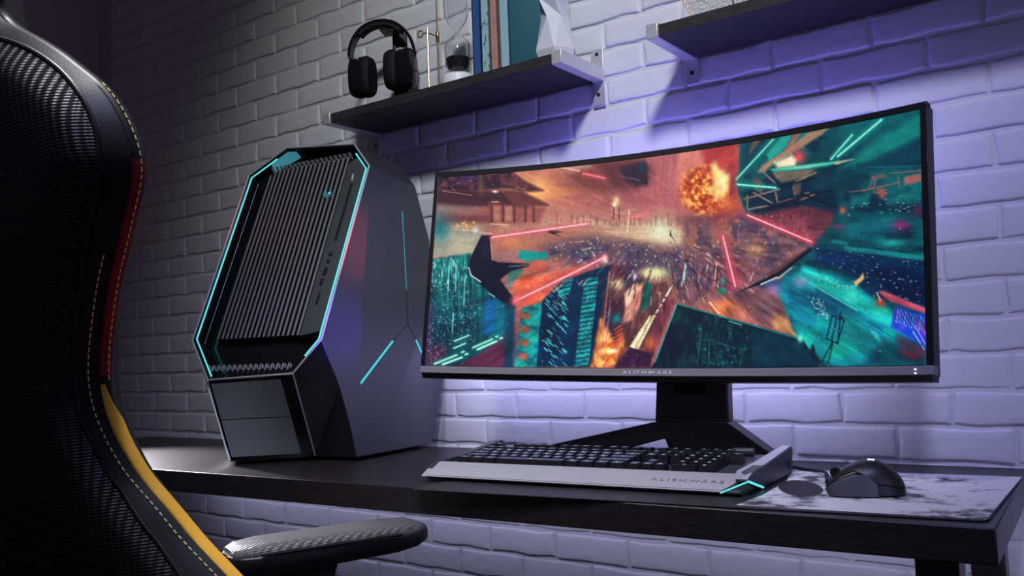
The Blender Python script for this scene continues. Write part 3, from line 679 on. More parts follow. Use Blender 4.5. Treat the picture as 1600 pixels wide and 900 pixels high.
    mix((252, 210, 130), poly([(1092, 256), (1098, 252), (1104, 264), (1120, 272), (1120, 290), (1112, 306), (1100, 312), (1094, 300), (1096, 280)], 5)*(.75+.5*n3)); mix((255, 236, 170), blob(1110, 282, 7, 16)*.8); mix((232, 120, 70), blob(1118, 318, 16, 12)*.8)
    mix((110, 60, 70), blob(1070, 342, 40, 8)*.6)
    # --- teal right side
    rt = poly([(1139, 215), (1150, 200), (1460, 160), (1460, 590), (1280, 590), (1225, 515), (1200, 440), (1252, 388), (1150, 338), (1136, 300)], 3)
    mix((4, 72, 84), rt); mix((6, 92, 98), rt*sm(.42, .65, n1)*.8); mix((6, 40, 66), rt*sm(.5, .68, fbm(45, 18, 8, 5))*.85)
    mix((12, 128, 122), poly([(1300, 262), (1380, 205), (1436, 178), (1436, 212), (1360, 250)], 6)*.85); mix((8, 62, 84), poly([(1330, 258), (1436, 215), (1436, 240), (1360, 268)], 5)*.8)
    mix((8, 104, 106), poly([(1300, 290), (1436, 262), (1436, 330), (1320, 300)], 10)*.5); line((1350, 260), (1436, 259), 2, (30, 140, 136), .7)
    mix((6, 116, 112), poly([(1200, 196), (1240, 192), (1250, 210), (1200, 236), (1180, 240)], 4)*.8)
    for pts, c_, a_ in (([(1140, 300), (1200, 270), (1290, 262), (1300, 330), (1240, 345), (1160, 335)], (6, 34, 58), .75), ([(1250, 262), (1350, 268), (1330, 300), (1260, 300)], (4, 58, 74), .8), ([(1142, 225), (1166, 205), (1172, 232), (1146, 268)], (4, 56, 78), .8), ([(1330, 296), (1436, 318), (1436, 334), (1330, 322)], (6, 34, 60), .7), ([(1395, 236), (1436, 222), (1436, 258), (1330, 262)], (6, 60, 80), .8)):
        mix(c_, poly(pts, 5)*a_)
    # ship hulls in tan
    tan = (150, 120, 98)
    mix(tan, poly([(1166, 268), (1175, 256), (1225, 224), (1250, 205), (1285, 197), (1272, 208), (1240, 228), (1195, 252), (1178, 268)], 2)); mix((96, 76, 72), poly([(1160, 214), (1176, 212), (1156, 238), (1152, 240)], 2)); mix((150, 96, 84), poly([(1226, 206), (1240, 204), (1224, 226), (1210, 234)], 2)*.9)
    mix((40, 160, 148), poly([(1206, 212), (1222, 208), (1214, 226), (1186, 250), (1182, 240)], 2)*.9)
    mix((206, 70, 78), blob(1234, 243, 11, 12)); mix((240, 220, 180), poly([(1194, 252), (1222, 240), (1230, 248), (1228, 258), (1200, 262)], 4))
    mix((36, 166, 144), poly([(1186, 263), (1240, 256), (1326, 247), (1300, 254), (1250, 262), (1195, 268)], 1.5)); mix((126, 206, 176), poly([(1190, 263), (1290, 252), (1240, 262)], 1.5)*.9); mix((176, 160, 120), poly([(1290, 252), (1326, 246.5), (1296, 256)], 1)); mix((112, 104, 88), poly([(1190, 267), (1262, 262), (1245, 276), (1205, 284), (1196, 276)], 2)*.95)
    for a, b in (((1145, 310), (1202, 294)), ((1152, 326), (1196, 318)), ((1160, 300), (1190, 316)), ((1196, 300), (1200, 318)), ((1150, 305), (1150, 325)), ((1176, 268), (1195, 284)), ((1230, 282), (1262, 268)), ((1225, 290), (1228, 306)), ((1190, 330), (1260, 302)), ((1200, 316), (1250, 300))):
        line(a, b, 2.6, (150, 114, 98), .9)
    for a, b in (((1205, 290), (1260, 276)), ((1200, 310), (1290, 296)), ((1180, 318), (1290, 336)), ((1235, 300), (1300, 325)), ((1190, 340), (1290, 330))): line(a, b, 3, (8, 22, 44), .85)
    mix((104, 90, 82), poly([(1158, 280), (1168, 276), (1180, 290), (1172, 302), (1160, 294)], 2)*.9); mix((92, 78, 76), poly([(1226, 286), (1238, 284), (1236, 302), (1226, 304)], 2)*.9)
    mix((6, 26, 58), poly([(1190, 318), (1236, 306), (1240, 330), (1200, 342), (1180, 336)], 4)*.9)
    mix((142, 60, 72), poly([(1150, 338), (1240, 320), (1290, 332), (1290, 345), (1254, 386), (1200, 362)], 5)*.85); mix((92, 48, 66), poly([(1236, 330), (1290, 330), (1262, 380)], 6)*.6)
    specks(poly([(1150, 340), (1250, 325), (1254, 384), (1170, 356)]), 60, [(190, 110, 96), (60, 30, 50), (120, 96, 70)], (.8, 1.6), (1.5, 5), .7, 9)
    # scaffolds and lights at far right
    mix((146, 92, 88), poly([(1408, 276), (1436, 270), (1436, 283), (1408, 289)], 1.5)); mix((120, 84, 84), poly([(1352, 274), (1374, 270), (1384, 276), (1356, 280)], 2)*.8)
    for a, b in (((1357, 276), (1350, 294)), ((1362, 278), (1356, 294)), ((1340, 297), (1400, 284)), ((1318, 299), (1345, 296)), ((1385, 270), (1436, 266)), ((1398, 276), (1400, 292)), ((1358, 300), (1380, 301))): line(a, b, 2, (146, 96, 92), .8)
    mix((160, 84, 76), blob(1370, 298, 9, 6)*.9); mix((186, 90, 80), blob(1306, 328, 6, 6)*.95); mix((170, 86, 76), blob(1372, 306, 6, 5)*.8)
    mix((16, 120, 122), poly([(1320, 306), (1352, 300), (1348, 322), (1318, 320)], 4)*.7); mix((20, 130, 122), poly([(1375, 310), (1420, 300), (1420, 318), (1380, 322)], 5)*.6); mix((10, 112, 116), poly([(1420, 292), (1436, 290), (1436, 322), (1422, 320)], 4)*.6)
    specks(poly([(1320, 318), (1420, 300), (1436, 330), (1380, 336), (1318, 330)]), 50, [(190, 220, 216), (10, 30, 56), (150, 100, 110)], (1, 3), (.6, 1), .8, 10)
    mix((6, 104, 112), poly([(1300, 340), (1400, 336), (1400, 366), (1300, 370)], 10)*.6); mix((120, 40, 92), blob(1402, 352, 16, 9)*.95); mix((122, 56, 92), blob(1298, 353, 12, 5)*.8); mix((110, 40, 84), blob(1430, 330, 8, 10)*.8)
    # horizontal teal streets
    line((1312, 388), (1440, 404), 8, (16, 132, 130), .85); line((1290, 376), (1312, 380), 6, (14, 120, 124), .8); mix((26, 146, 140), blob(1390, 380, 24, 6)*.9); line((1320, 396), (1440, 420), 1.6, (20, 130, 140), .7)
    dkp = poly([(1260, 385), (1300, 390), (1440, 410), (1444, 480), (1360, 455), (1300, 420), (1262, 408)], 5); mix((5, 34, 74), dkp*.85); mix((5, 22, 60), poly([(1350, 415), (1444, 425), (1444, 480), (1380, 460)], 6)*.8)
    specks(dkp, 110, [(150, 206, 216), (30, 90, 130), (206, 226, 230), (40, 60, 130)], (.8, 2), (.6, 1.2), .7, 12)
    # --- lower right cyan canyon
    cy_ = poly([(1218, 432), (1248, 420), (1300, 430), (1370, 480), (1444, 528), (1444, 576), (1290, 576), (1246, 548), (1215, 490), (1196, 450)], 6)
    mix((8, 124, 146), cy_*.95); mix((10, 150, 142), cy_*sm(.5, .68, n2)*.8); mix((6, 96, 132), blob(1285, 470, 30, 16)*.8)
    mix((24, 186, 176), poly([(1240, 414), (1300, 440), (1345, 462), (1408, 500), (1396, 520), (1320, 478), (1236, 440)], 5)*.85); mix((8, 84, 116), poly([(1262, 450), (1310, 474), (1340, 494), (1300, 500), (1262, 470)], 5)*.8); line((1262, 452), (1440, 560), 1.6, (6, 70, 96), .8); line((1300, 486), (1420, 570), 4, (20, 140, 146), .6); line((1240, 436), (1330, 486), 1.4, (120, 226, 210), .7); line((1252, 424), (1300, 447), 1.2, (110, 220, 206), .6); mix((60, 206, 180), blob(1322, 462, 9, 14)*.9); mix((40, 186, 160), blob(1366, 488, 10, 10)*.8)
    mix((8, 70, 104), poly([(1215, 445), (1262, 460), (1284, 500), (1250, 480), (1222, 476)], 5)*.7); mix((36, 190, 160), blob(1240, 540, 14, 16)*.9); mix((18, 160, 140), blob(1300, 545, 40, 20)*.7); mix((5, 78, 100), poly([(1290, 500), (1330, 490), (1340, 540), (1310, 530)], 8)*.6)
    mix((18, 150, 146), poly([(1300, 486), (1345, 500), (1345, 560), (1310, 540)], 8)*.6); mix((60, 190, 180), poly([(1348, 513), (1362, 522), (1380, 546), (1366, 540)], 2)*.8)
    mix((6, 60, 80), poly([(1370, 530), (1444, 540), (1444, 576), (1330, 576), (1350, 560)], 8)*.8); mix((86, 52, 78), poly([(1395, 525), (1444, 545), (1444, 565), (1400, 560)], 5)*.8); mix((120, 40, 72), blob(1422, 557, 12, 7)*.9)
    line((1292, 482), (1436, 560), 2, (8, 96, 116), .5)
    specks(poly([(1248, 462), (1275, 470), (1285, 500), (1265, 495)]), 70, [(190, 226, 230), (120, 190, 206)], (.8, 1.8), (.8, 1.8), .85, 13)
    specks(poly([(1260, 430), (1330, 440), (1330, 460), (1270, 445)]), 40, [(190, 236, 230), (120, 206, 206)], (.8, 1.4), (.8, 1.4), .85, 14)
    # violet neon block
    mix((170, 70, 92), poly([(1364, 456), (1374, 455), (1444, 484), (1444, 492), (1384, 472)], 1.5)); mix((190, 70, 60), blob(1368, 474, 8, 7)); line((1362, 458), (1368, 470), 2, (206, 190, 160), .8)
    vb = poly([(1392, 480), (1444, 494), (1444, 546), (1386, 512)], 3); mix((20, 60, 170), vb); mix((80, 60, 190), vb*sm(.45, .65, n3)*.7)
    for k in range(11): line((1398+k*4.2, 484+k*1.3), (1394+k*4.2, 505+k*1.5), 1.3, [(120, 206, 236), (160, 120, 230), (60, 150, 220)][k % 3], .8)
    line((1425, 510), (1442, 540), 2, (180, 110, 216), .8); line((1430, 505), (1444, 525), 2, (206, 90, 160), .8); line((1422, 520), (1440, 548), 1.6, (150, 206, 240), .8); line((1386, 512), (1444, 546), 1.6, (40, 90, 206), .9)
    mix((206, 166, 110), poly([(1324, 441), (1334, 434), (1340, 426), (1341, 436), (1332, 444), (1326, 447)], 1)); line((1327, 446), (1312, 470), 3, (60, 206, 176), .5)
    for a, b in (((1288, 494), (1279, 530)), ((1296, 497), (1287, 533)), ((1302, 497), (1297, 537)), ((1308, 502), (1297, 538)), ((1288, 494), (1294, 496)), ((1302, 495), (1308, 502)), ((1279, 530), (1297, 538)), ((1289, 534), (1272, 566)), ((1289, 536), (1282, 568)), ((1255, 540), (1260, 562)), ((1303, 489), (1300, 500))): line(a, b, 2.2, (8, 26, 44), .95)
    mix((12, 30, 48), poly([(1250, 548), (1258, 538), (1262, 556), (1270, 568), (1255, 572)], 2)*.9)
    # --- dark roof in the lower middle
    rf = poly([(1036, 474), (1100, 492), (1240, 530), (1268, 576), (995, 576), (1004, 556)], 1.2); mix((6, 36, 54), rf); mix((12, 64, 70), rf*sm(.52, .7, fbm(10, 16, 3, 3))*.9); mix((18, 20, 48), rf*blob(1030, 545, 22, 26)*.8); mix((6, 54, 76), poly([(1150, 516), (1238, 532), (1262, 574), (1160, 574)], 6)*rf*.7)
    specks(poly([(1068, 500), (1150, 515), (1150, 572), (1068, 572)]), 110, [(30, 120, 110), (4, 16, 34), (40, 90, 90), (60, 150, 140)], (1, 2.4), (1, 3), .6, 15)
    line((1036, 475), (1001, 566), 1.6, (70, 180, 176), .85); line((1036, 475), (1238, 531), 1.6, (40, 160, 150), .8); line((1120, 502), (1140, 508), 2, (120, 220, 190), .7); mix((110, 226, 190), blob(1236, 530, 5, 6)*.9)
    line((1074, 520), (1068, 570), 2, (30, 110, 104), .7); line((1088, 534), (1086, 572), 2, (30, 110, 104), .7); line((1085, 530), (1130, 545), 2, (24, 96, 96), .7)
    # streets and facades running out from the far centre of the city
    ang = np.arctan2(Y-366, X-1008); rad = np.hypot(X-1008, Y-366)+1
    s1 = vn(ang*34+40, np.log(rad)*3+9); s2 = vn(ang*80+90, np.log(rad)*14+3); s3 = vn(ang*22+10, np.log(rad)*9+30)
    low = sm(372, 420, Y+.10*(X-1008)); low = np.maximum(low, sm(1130, 1180, X)*sm(300, 340, Y))*(1-.6*rf)
    img[:] = img*(1+(low*sm(10, 90, rad)*(.24*(s1-.5)+.22*(s2-.5)+.34*(s3-.5)))[..., None])
    up_ = (1-low)*sm(30, 90, rad); img[:] = img*(1+up_[..., None]*(.14*(s1-.5)+.10*(n3-.5)+.14*(n2-.5))[..., None])
    specks(low*(1-rf), 420, [(170, 230, 220), (226, 190, 150), (20, 40, 70), (40, 150, 150), (20, 24, 50)], (.5, 1.3), (.5, 1.6), .7, 21)
    # --- right fighter
    mix((92, 56, 58), poly([(1180, 428), (1250, 386), (1256, 388), (1190, 430)], 2)); mix((14, 22, 44), poly([(1253, 386), (1256, 390), (1216, 421), (1205, 431), (1172, 444), (1133, 457), (1165, 441), (1200, 424)], 1)); line((1172, 444), (1198, 433), 2, (206, 230, 236), .9); line((1200, 434), (1222, 418), 1.6, (170, 226, 230), .85); mix((20, 70, 120), poly([(1175, 446), (1200, 436), (1202, 446), (1170, 450)], 2)*.8); mix((150, 120, 190), blob(1192, 452, 12, 8)*.7); mix((160, 130, 190), blob(1236, 440, 12, 9)*.7)
    # --- left fighter
    nf = poly([(743, 369), (759, 369), (755, 373), (757, 407), (768, 411), (811, 413), (809, 417), (785, 424), (777, 430), (769, 438), (790, 470), (785, 474), (773, 474), (741, 446), (726, 430), (724, 419), (728, 402)], .9)
    mix((14, 20, 44), nf); mix((30, 34, 62), nf*blob(748, 390, 7, 18)*.8); mix((10, 14, 34), nf*blob(765, 425, 14, 8)*.7)
    line((756, 378), (758, 407), 1.2, (206, 150, 140), .7); line((725, 419), (728, 431), 1.8, (190, 236, 226), .9); line((728, 431), (741, 441), 1.8, (206, 240, 232), .9); line((753, 459), (760, 464), 1.4, (206, 240, 232), .8); line((782, 417), (808, 415), 1.6, (150, 140, 160), .7); mix((30, 70, 86), poly([(712, 424), (724, 421), (726, 428), (712, 430)], 2)*.8)
    mix((40, 26, 44), poly([(840, 360), (860, 363), (848, 366), (858, 371), (838, 364)], 1)); mix((36, 30, 56), poly([(1026, 358), (1028, 368), (1034, 377), (1029, 371), (1025, 368)], 1))
    # --- beams
    pk, pg_ = (255, 196, 206), (232, 96, 112)
    line((758, 372), (897, 350), 2.0, pk, .95, pg_, 5, .6); line((720, 361), (758, 366), 2, (230, 190, 190), .5); line((962, 340), (994, 334), 1.6, (246, 130, 130), .8, pg_, 4, .4)
    line((790, 471), (924, 402), 2.0, pk, .95, pg_, 6, .7); mix((250, 220, 200), blob(924, 405, 4, 7)*.9); mix((236, 110, 120), blob(792, 469, 7, 7)*.8)
    line((1110, 368), (1130, 448), 2.0, pk, .95, (220, 70, 96), 6, .7); line((1150, 335), (1254, 377), 2.0, pk, .95, (220, 70, 96), 6, .7)
    line((853, 262), (886, 268), 2.2, (250, 170, 160), .9); line((892, 272), (924, 279), 2.4, (246, 120, 120), .9, pg_, 4, .5)
    gr, gg = (140, 246, 216), (20, 150, 140)
    line((1132, 279), (1192, 216), 2, gr, .9, gg, 4, .5); line((1134, 287), (1196, 292), 2.6, gr, .95, gg, 5, .6); line((1287, 247), (1322, 209), 2.4, gr, .95, gg, 5, .5); line((1298, 243), (1371, 185), 2.8, gr, .95, gg, 6, .6)
    for a, b, w_ in (((677, 568), (707, 554.5), 3), ((688, 569), (714, 558), 3), ((730, 543), (757, 530), 3), ((736, 546), (763, 533), 3.2), ((704, 533), (724, 524), 2), ((703, 544), (719, 536.5), 2), ((714, 550.5), (717, 549), 2.6), ((719, 554), (722, 552.5), 2.6), ((762, 526.5), (765, 525.5), 2.6), ((768, 529), (771, 528), 2.8)):
        line(a, b, w_, (170, 246, 226), .97, (16, 120, 112), 5, .5)
    # fine painterly grain
    g = (fbm(3, 3, 2, 2, 2)-.5)[..., None]; img[:] = img*(1+.15*g)
    L_ = img.mean(-1, keepdims=True); img[:] = L_+(img-L_)*.96; img[:] = np.clip(img, 0, 1); img[:] = img*.82+.18*img*img*(3-2*img)*1.15
    return np.clip(img, 0, 1)
# ------------------------------------------------------------------ computer tower
def tower():
    A = np.array([-1.364, -0.401, DZ]); R = rz3(0.08); w, b = 0.167, 0.426
    loc = lambda P: R.T@(P-A)
    up = np.array([0, b, 1.0]); up /= np.linalg.norm(up); ex = np.array([1.0, 0, 0]); nout = np.array([0, -1.0, b]); nout /= np.linalg.norm(nout)
    P0 = np.array([0, 0, 0.2])
    nw = R@nout; Pw = A+R@P0
    def lp(px, py):                                  # pixel -> (x, s) on the slanted front plane
        l = loc(on_plane(px, py, Pw, nw)); return np.array([l[0], (l-P0)@up])
    def fp(q, d=0.0): return P0+ex*q[0]+up*q[1]+nout*d
    sx = R@ex
    def side(px, py, x=w): return loc(on_plane(px, py, A+sx*x, sx))
    root = thing('computer_tower', 'grey angular gaming computer tower with cyan light strips on the left of the desk', 'computer', tuple(A))
    T = lambda: MB(R, A)
    octR = [lp(554, 226), lp(577, 259), lp(502, 531), lp(458, 584)]
    octL = [lp(449, 231), lp(389, 275), lp(301, 532), lp(325, 594)]
    oc = octR+octL[::-1]                              # clockwise seen from front
    def offset(poly, d):
        n = len(poly); c = sum(poly)/n; out = []
        for i in range(n):
            p0, p1, p2 = poly[i-1], poly[i], poly[(i+1) % n]
            def nrm(a, c_):
                e = c_-a; e /= np.linalg.norm(e); m = np.array([-e[1], e[0]])
                return m if m@(c-a) > 0 else -m
            n1, n2 = nrm(p0, p1), nrm(p1, p2); m = n1+n2; m /= (m@m)/2
            out.append(p1+m*d)
        return out
    # ---- body shell
    zb = 0.007
    Rp = [fp(q) for q in octR]; Lp = [fp(q) for q in octL]
    R4 = loc(on_axis(493, 713, 2, DZ+zb)); L4 = loc(on_axis(360, 721, 2, DZ+zb))
    F1, F2, F3 = side(530, 603), side(546, 660), side(558, 722); J, I, G, E = side(674, 692), side(693, 588), side(670.5, 374), side(648.7, 291)
    F3[2] = J[2] = zb
    D = side(622, 257, octR[0][0]); D2 = side(600, 243, octR[0][0])
    mir = lambda p: np.array([-p[0], p[1], p[2]])
    V = []; ix = {}
    def add(n, p): ix[n] = len(V); V.append(p)
    for i in range(4): add('R%d' % i, Rp[i]); add('L%d' % i, Lp[i])
    add('R4', R4); add('L4', L4)
    for n, p in dict(F1=F1, F2=F2, F3=F3, J=J, I=I, G=G, E=E, D=D).items(): add(n, p); add(n+'m', mir(p))
    f = []
    for s, m in (('R', ''), ('L', 'm')):
        k = lambda *a: tuple(ix[(q if q[0] in 'RL#' else q+m).replace('#', s)] for q in a)
        f += [k('#1', '#2', 'F1', 'F2', 'F3', 'J', 'I', 'G', 'E'), k('#0', '#1', 'E', 'D')]
    h = lambda *a: tuple(ix[q] for q in a)
    f += [h('R0', 'D', 'Dm', 'L0'), h('D', 'E', 'Em', 'Dm'), h('E', 'G', 'Gm', 'Em'), h('G', 'I', 'Im', 'Gm'), h('I', 'J', 'Jm', 'Im'),
          h('J', 'F3', 'R4', 'L4', 'F3m', 'Jm')]
    mb = T(); mb.add(V, f, 0)
    # chamfer facets, lower front, recess
    f2 = []
    for s, m in (('R', ''), ('L', 'm')):
        k = lambda *a: tuple(ix[(q if q[0] in 'RL#' else q+m).replace('#', s)] for q in a)
        f2 += [k('#2', '#3', 'F1'), k('F1', '#3', '#4'), k('F1', '#4', 'F2'), k('F2', '#4', 'F3')]
    b0 = len(mb.v)-len(V)
    for q in f2: mb.f.append(tuple(b0+i for i in q)); mb.m.append(1)
    inn = offset(oc, .0045); n = 8; base = len(mb.v)
    ring0 = [fp(q) for q in inn]; ring1 = [fp(q, -.026) for q in inn]
    order = ['R0', 'R1', 'R2', 'R3', 'L3', 'L2', 'L1', 'L0']
    mb.add(ring0+ring1, [], 2)
    for i in range(8):
        j = (i+1) % 8
        mb.f.append((b0+ix[order[i]], b0+ix[order[j]], base+j, base+i)); mb.m.append(2)
        mb.f.append((base+i, base+j, base+8+j, base+8+i)); mb.m.append(2)
    mb.f.append(tuple(range(base+8, base+16))); mb.m.append(2)
    c4 = [Lp[3], Rp[3], R4, L4]
    def bil(u, v): return (c4[0]*(1-u)+c4[1]*u)*(1-v)+(c4[3]*(1-u)+c4[2]*u)*v
    g = 8; mb.add([bil(i/g, j/g) for j in range(g+1) for i in range(g+1)], [(j*(g+1)+i, j*(g+1)+i+1, (j+1)*(g+1)+i+1, (j+1)*(g+1)+i) for j in range(g) for i in range(g)], 2)
    body = mb.build('case', [M['case'], M['case_dark'], M['black_gloss']], root, bevel=.0012, angle=20)
    # ---- silver rim and lower trims
    rim = T(); rim.tube([fp(q, .0005) for q in oc], .0021, 8, closed=True); rim.build('front_rim', M['trim_silver'], root, label='thin silver rim')
    t = T(); t.tube([fp(octR[3], .0005), R4+np.array([0, -.001, .002])], .0018, 8); t.build('edge_trim', M['trim_silver'], root)
    t = T(); t.tube([fp(octL[3]*.55+octL[2]*.45, .0005), L4+np.array([0, -.001, .002])], .0020, 8); t.build('edge_trim', M['trim_silver'], root)
    # ---- light strips round the front
    def strip(pts, r, m, name='light_strip'):
        q = T(); q.tube(pts, r, 8); q.build(name, m, root, label='glowing cyan light strip')
    i2 = offset(oc, .0085)
    cyl = [i2[3]*.55+i2[2]*.45, i2[2], i2[1], i2[0]*.75+i2[1]*.25]
    strip([fp(q, -.002) for q in cyl], .0016, M['cyan'])
    cyl = [i2[4]*.10+i2[5]*.90 if False else i2[4], i2[5], i2[6], i2[7]*.72+i2[6]*.28]
    strip([fp(q, -.002) for q in cyl], .0016, M['cyan'])
    # glowing reveal at the top left corner
    a0, a1 = i2[6]*.45+i2[7]*.55, i2[7]*.86+i2[0]*.14
    q = T(); dn = np.array([0, -.013])
    q.add([fp(a0, -.003), fp(i2[7], -.003), fp(a1, -.003), fp(a1+dn*.35, -.020), fp(i2[7]+dn, -.024), fp(a0+dn*1.2, -.016)], [(0, 1, 4, 5), (1, 2, 3, 4)])
    q.build('light_reveal', M['cyan_dim'], root, label='dim cyan lit corner')
    # ---- grille
    gl, gr = lp(333, 528), lp(467, 526); gt = lp(480, 254)
    xl, xr = gl[0]-.002, lp(462, 528)[0]; sb, st = gl[1], gt[1]
    N = 18; pitch = (xr-xl)/N
    for i in range(N):
        x = xl+pitch*(i+.5); wd_ = pitch*.25
        q = T(); top = st-.0015*(i < 2)*(2-i)*3
        q4 = [fp((x-wd_, sb), -.024), fp((x+wd_, sb), -.024), fp((x+wd_, sb), -.008), fp((x-wd_, sb), -.008)]
        q.add(q4+[v+up*(top-sb) for v in q4], [(0, 1, 2, 3), (7, 6, 5, 4), (0, 4, 5, 1), (1, 5, 6, 2), (3, 7, 4, 0)], 1); q.f.append((2, 6, 7, 3)); q.m.append(0)
        q.build('grille_rib', [M['rib'], M['black_matte']], root, smooth=False)
    q = T()
    for i in range(N):
        x = xl+pitch*(i+.5)
        q.prism([fp((x-pitch*.32, st+.0005), -.020), fp((x+pitch*.22, st+.0005), -.020), fp((x+pitch*.36, st+.0075), -.006), fp((x-pitch*.16, st+.0075), -.006)], nout*.003)
    q.build('vent_teeth', M['trim_silver'], root, smooth=False)
    sbt = lp(390, 571)[1]; q = T()
    for i in range(16):
        x = xl+.004+(xr-xl-.012)*i/15
        q.prism([fp((x-.0030, sbt-.006), -.012), fp((x-.0008, sbt-.006), -.012), fp((x+.0030, sbt+.006), -.010), fp((x+.0008, sbt+.006), -.010)], nout*.003)
        q.prism([fp((x+.0030, sbt-.002), -.013), fp((x+.0045, sbt-.002), -.013), fp((x+.0048, sbt+.005), -.012), fp((x+.0036, sbt+.005), -.012)], nout*.002)
    q.build('vent_teeth', M['trim_silver'], root, smooth=False)
    # ---- control strip with slot drive, ports and logo disc
    i3 = offset(oc, .0115)
    xs0 = xr+.002
    tp = lp(552, 243)
    poly = [np.array([xs0, sb-.004]), np.array([i3[2][0], sb+.004]), i3[2]*.9+i3[1]*.1, i3[1], i3[1]*.35+i3[0]*.65, np.array([xs0, (i3[1]*.35+i3[0]*.65)[1]-.010])]
    q = T(); q.prism([fp(p, -.026) for p in poly], nout*.021); cs = q.build('control_strip', M['strip_grey'], root, bevel=.001)
    def bar(p0, p1, wd, m, name, hgt=.0022, d=-.0055):
        a, c = lp(*p0), lp(*p1); e = c-a; e /= np.linalg.norm(e); s_ = np.array([e[1], -e[0]])*wd/2
        z = T(); z.prism([fp(a+s_, d), fp(c+s_, d), fp(c-s_, d), fp(a-s_, d)], nout*hgt); return z.build(name, m, cs, bevel=.0004)
    bar((547.5, 285), (522, 374), .0065, M['dark_hole'], 'drive_slot')
    bar((549.5, 270), (547.5, 280), .003, M['trim_silver'], 'eject_button')
    bar((515, 393), (514, 398), .008, M['dark_hole'], 'audio_jack')
    bar((511.5, 404), (510.5, 409), .008, M['dark_hole'], 'audio_jack')
    bar((508, 416), (504, 428), .009, M['dark_hole'], 'usb_port')
    bar((502, 433), (498.5, 444), .008, M['dark_hole'], 'usb_port')
    bar((497.5, 455), (492, 474), .0055, M['dark_hole'], 'card_slot')
    lc = lp(508, 300); q = T()
    rg = lambda r, d: [fp(lc+r*np.array([math.cos(t), 1.15*math.sin(t)]), d) for t in np.linspace(0, 2*math.pi, 28, endpoint=False)]
    q.loft([rg(.0090, -.010), rg(.0090, -.004), rg(.0074, -.0025)]); ld = q.build('logo_disc', M['logo'], root, label='round pale cyan badge')
    q = T(); cr = [lc+np.array([.001, .0015])+0.0070*np.array([math.cos(t), 1.15*math.sin(t)]) for t in np.linspace(-.5, 1.5, 10)]
    cr += [lc+np.array([-.0005, -.001])+0.0046*np.array([math.cos(t), 1.1*math.sin(t)]) for t in np.linspace(1.3, -.3, 8)]
    q.prism([fp(p, -.0026) for p in cr], nout*.0008); q.build('logo_crescent', M['black_gloss'], ld)
    # ---- lower front panels
    nl = np.cross(c4[1]-c4[0], c4[3]-c4[0]); nl /= np.linalg.norm(nl); nl = nl if nl[1] < 0 else -nl
    for v0, v1 in ((.05, .49), (.50, .95)):
        q = T(); g = 6; vs_ = []; fs_ = []
        for lay in (.0, .0035):
            vs_ += [bil(.045+.80*i/g, v0+(v1-v0)*j/g)+nl*lay for j in range(g+1) for i in range(g+1)]
        N_ = (g+1)**2; idx = lambda l, i, j: l*N_+j*(g+1)+i
        for j in range(g):
            for i in range(g): fs_ += [(idx(1, i, j), idx(1, i+1, j), idx(1, i+1, j+1), idx(1, i, j+1)), (idx(0, i, j), idx(0, i, j+1), idx(0, i+1, j+1), idx(0, i+1, j))]
        for i in range(g): fs_ += [(idx(0, i, 0), idx(0, i+1, 0), idx(1, i+1, 0), idx(1, i, 0)), (idx(0, i, g), idx(1, i, g), idx(1, i+1, g), idx(0, i+1, g)), (idx(0, 0, i), idx(1, 0, i), idx(1, 0, i+1), idx(0, 0, i+1)), (idx(0, g, i), idx(0, g, i+1), idx(1, g, i+1), idx(1, g, i))]
        q.add(vs_, fs_); q.build('lower_panel', M['front_grey'], root)
    # ---- side light strips and panel seams
    def sline(p, r, m, name, lab=None):
        q = T(); q.tube([side(*a)+np.array([.0001, 0, 0]) for a in p], r, 8); q.build(name, m, root, label=lab)
    sline([(628.5, 330), (635, 452)], .0011, M['cyan_dim'], 'side_light', 'thin dim cyan side light')
    sline([(613.5, 533), (563.5, 599)], .0023, M['cyan_soft'], 'side_light', 'slanting cyan side light')
    sline([(649.5, 531), (659, 552)], .0020, M['cyan_soft'], 'side_light', 'short cyan side light')
    sline([(635, 454), (637, 506), (614, 532)], .0006, M['black_matte'], 'panel_seam')
    sline([(637, 506), (650, 531)], .0006, M['black_matte'], 'panel_seam')
    # ---- feet
    for x, y in ((.09, F3[1]+.02), (-.09, F3[1]+.02), (.12, J[1]-.03), (-.12, J[1]-.03)):
        q = T(); q.box((x, y, .0035), (.04, .02, .0075)); q.build('foot', M['black_matte'], root, bevel=.001)
tower()

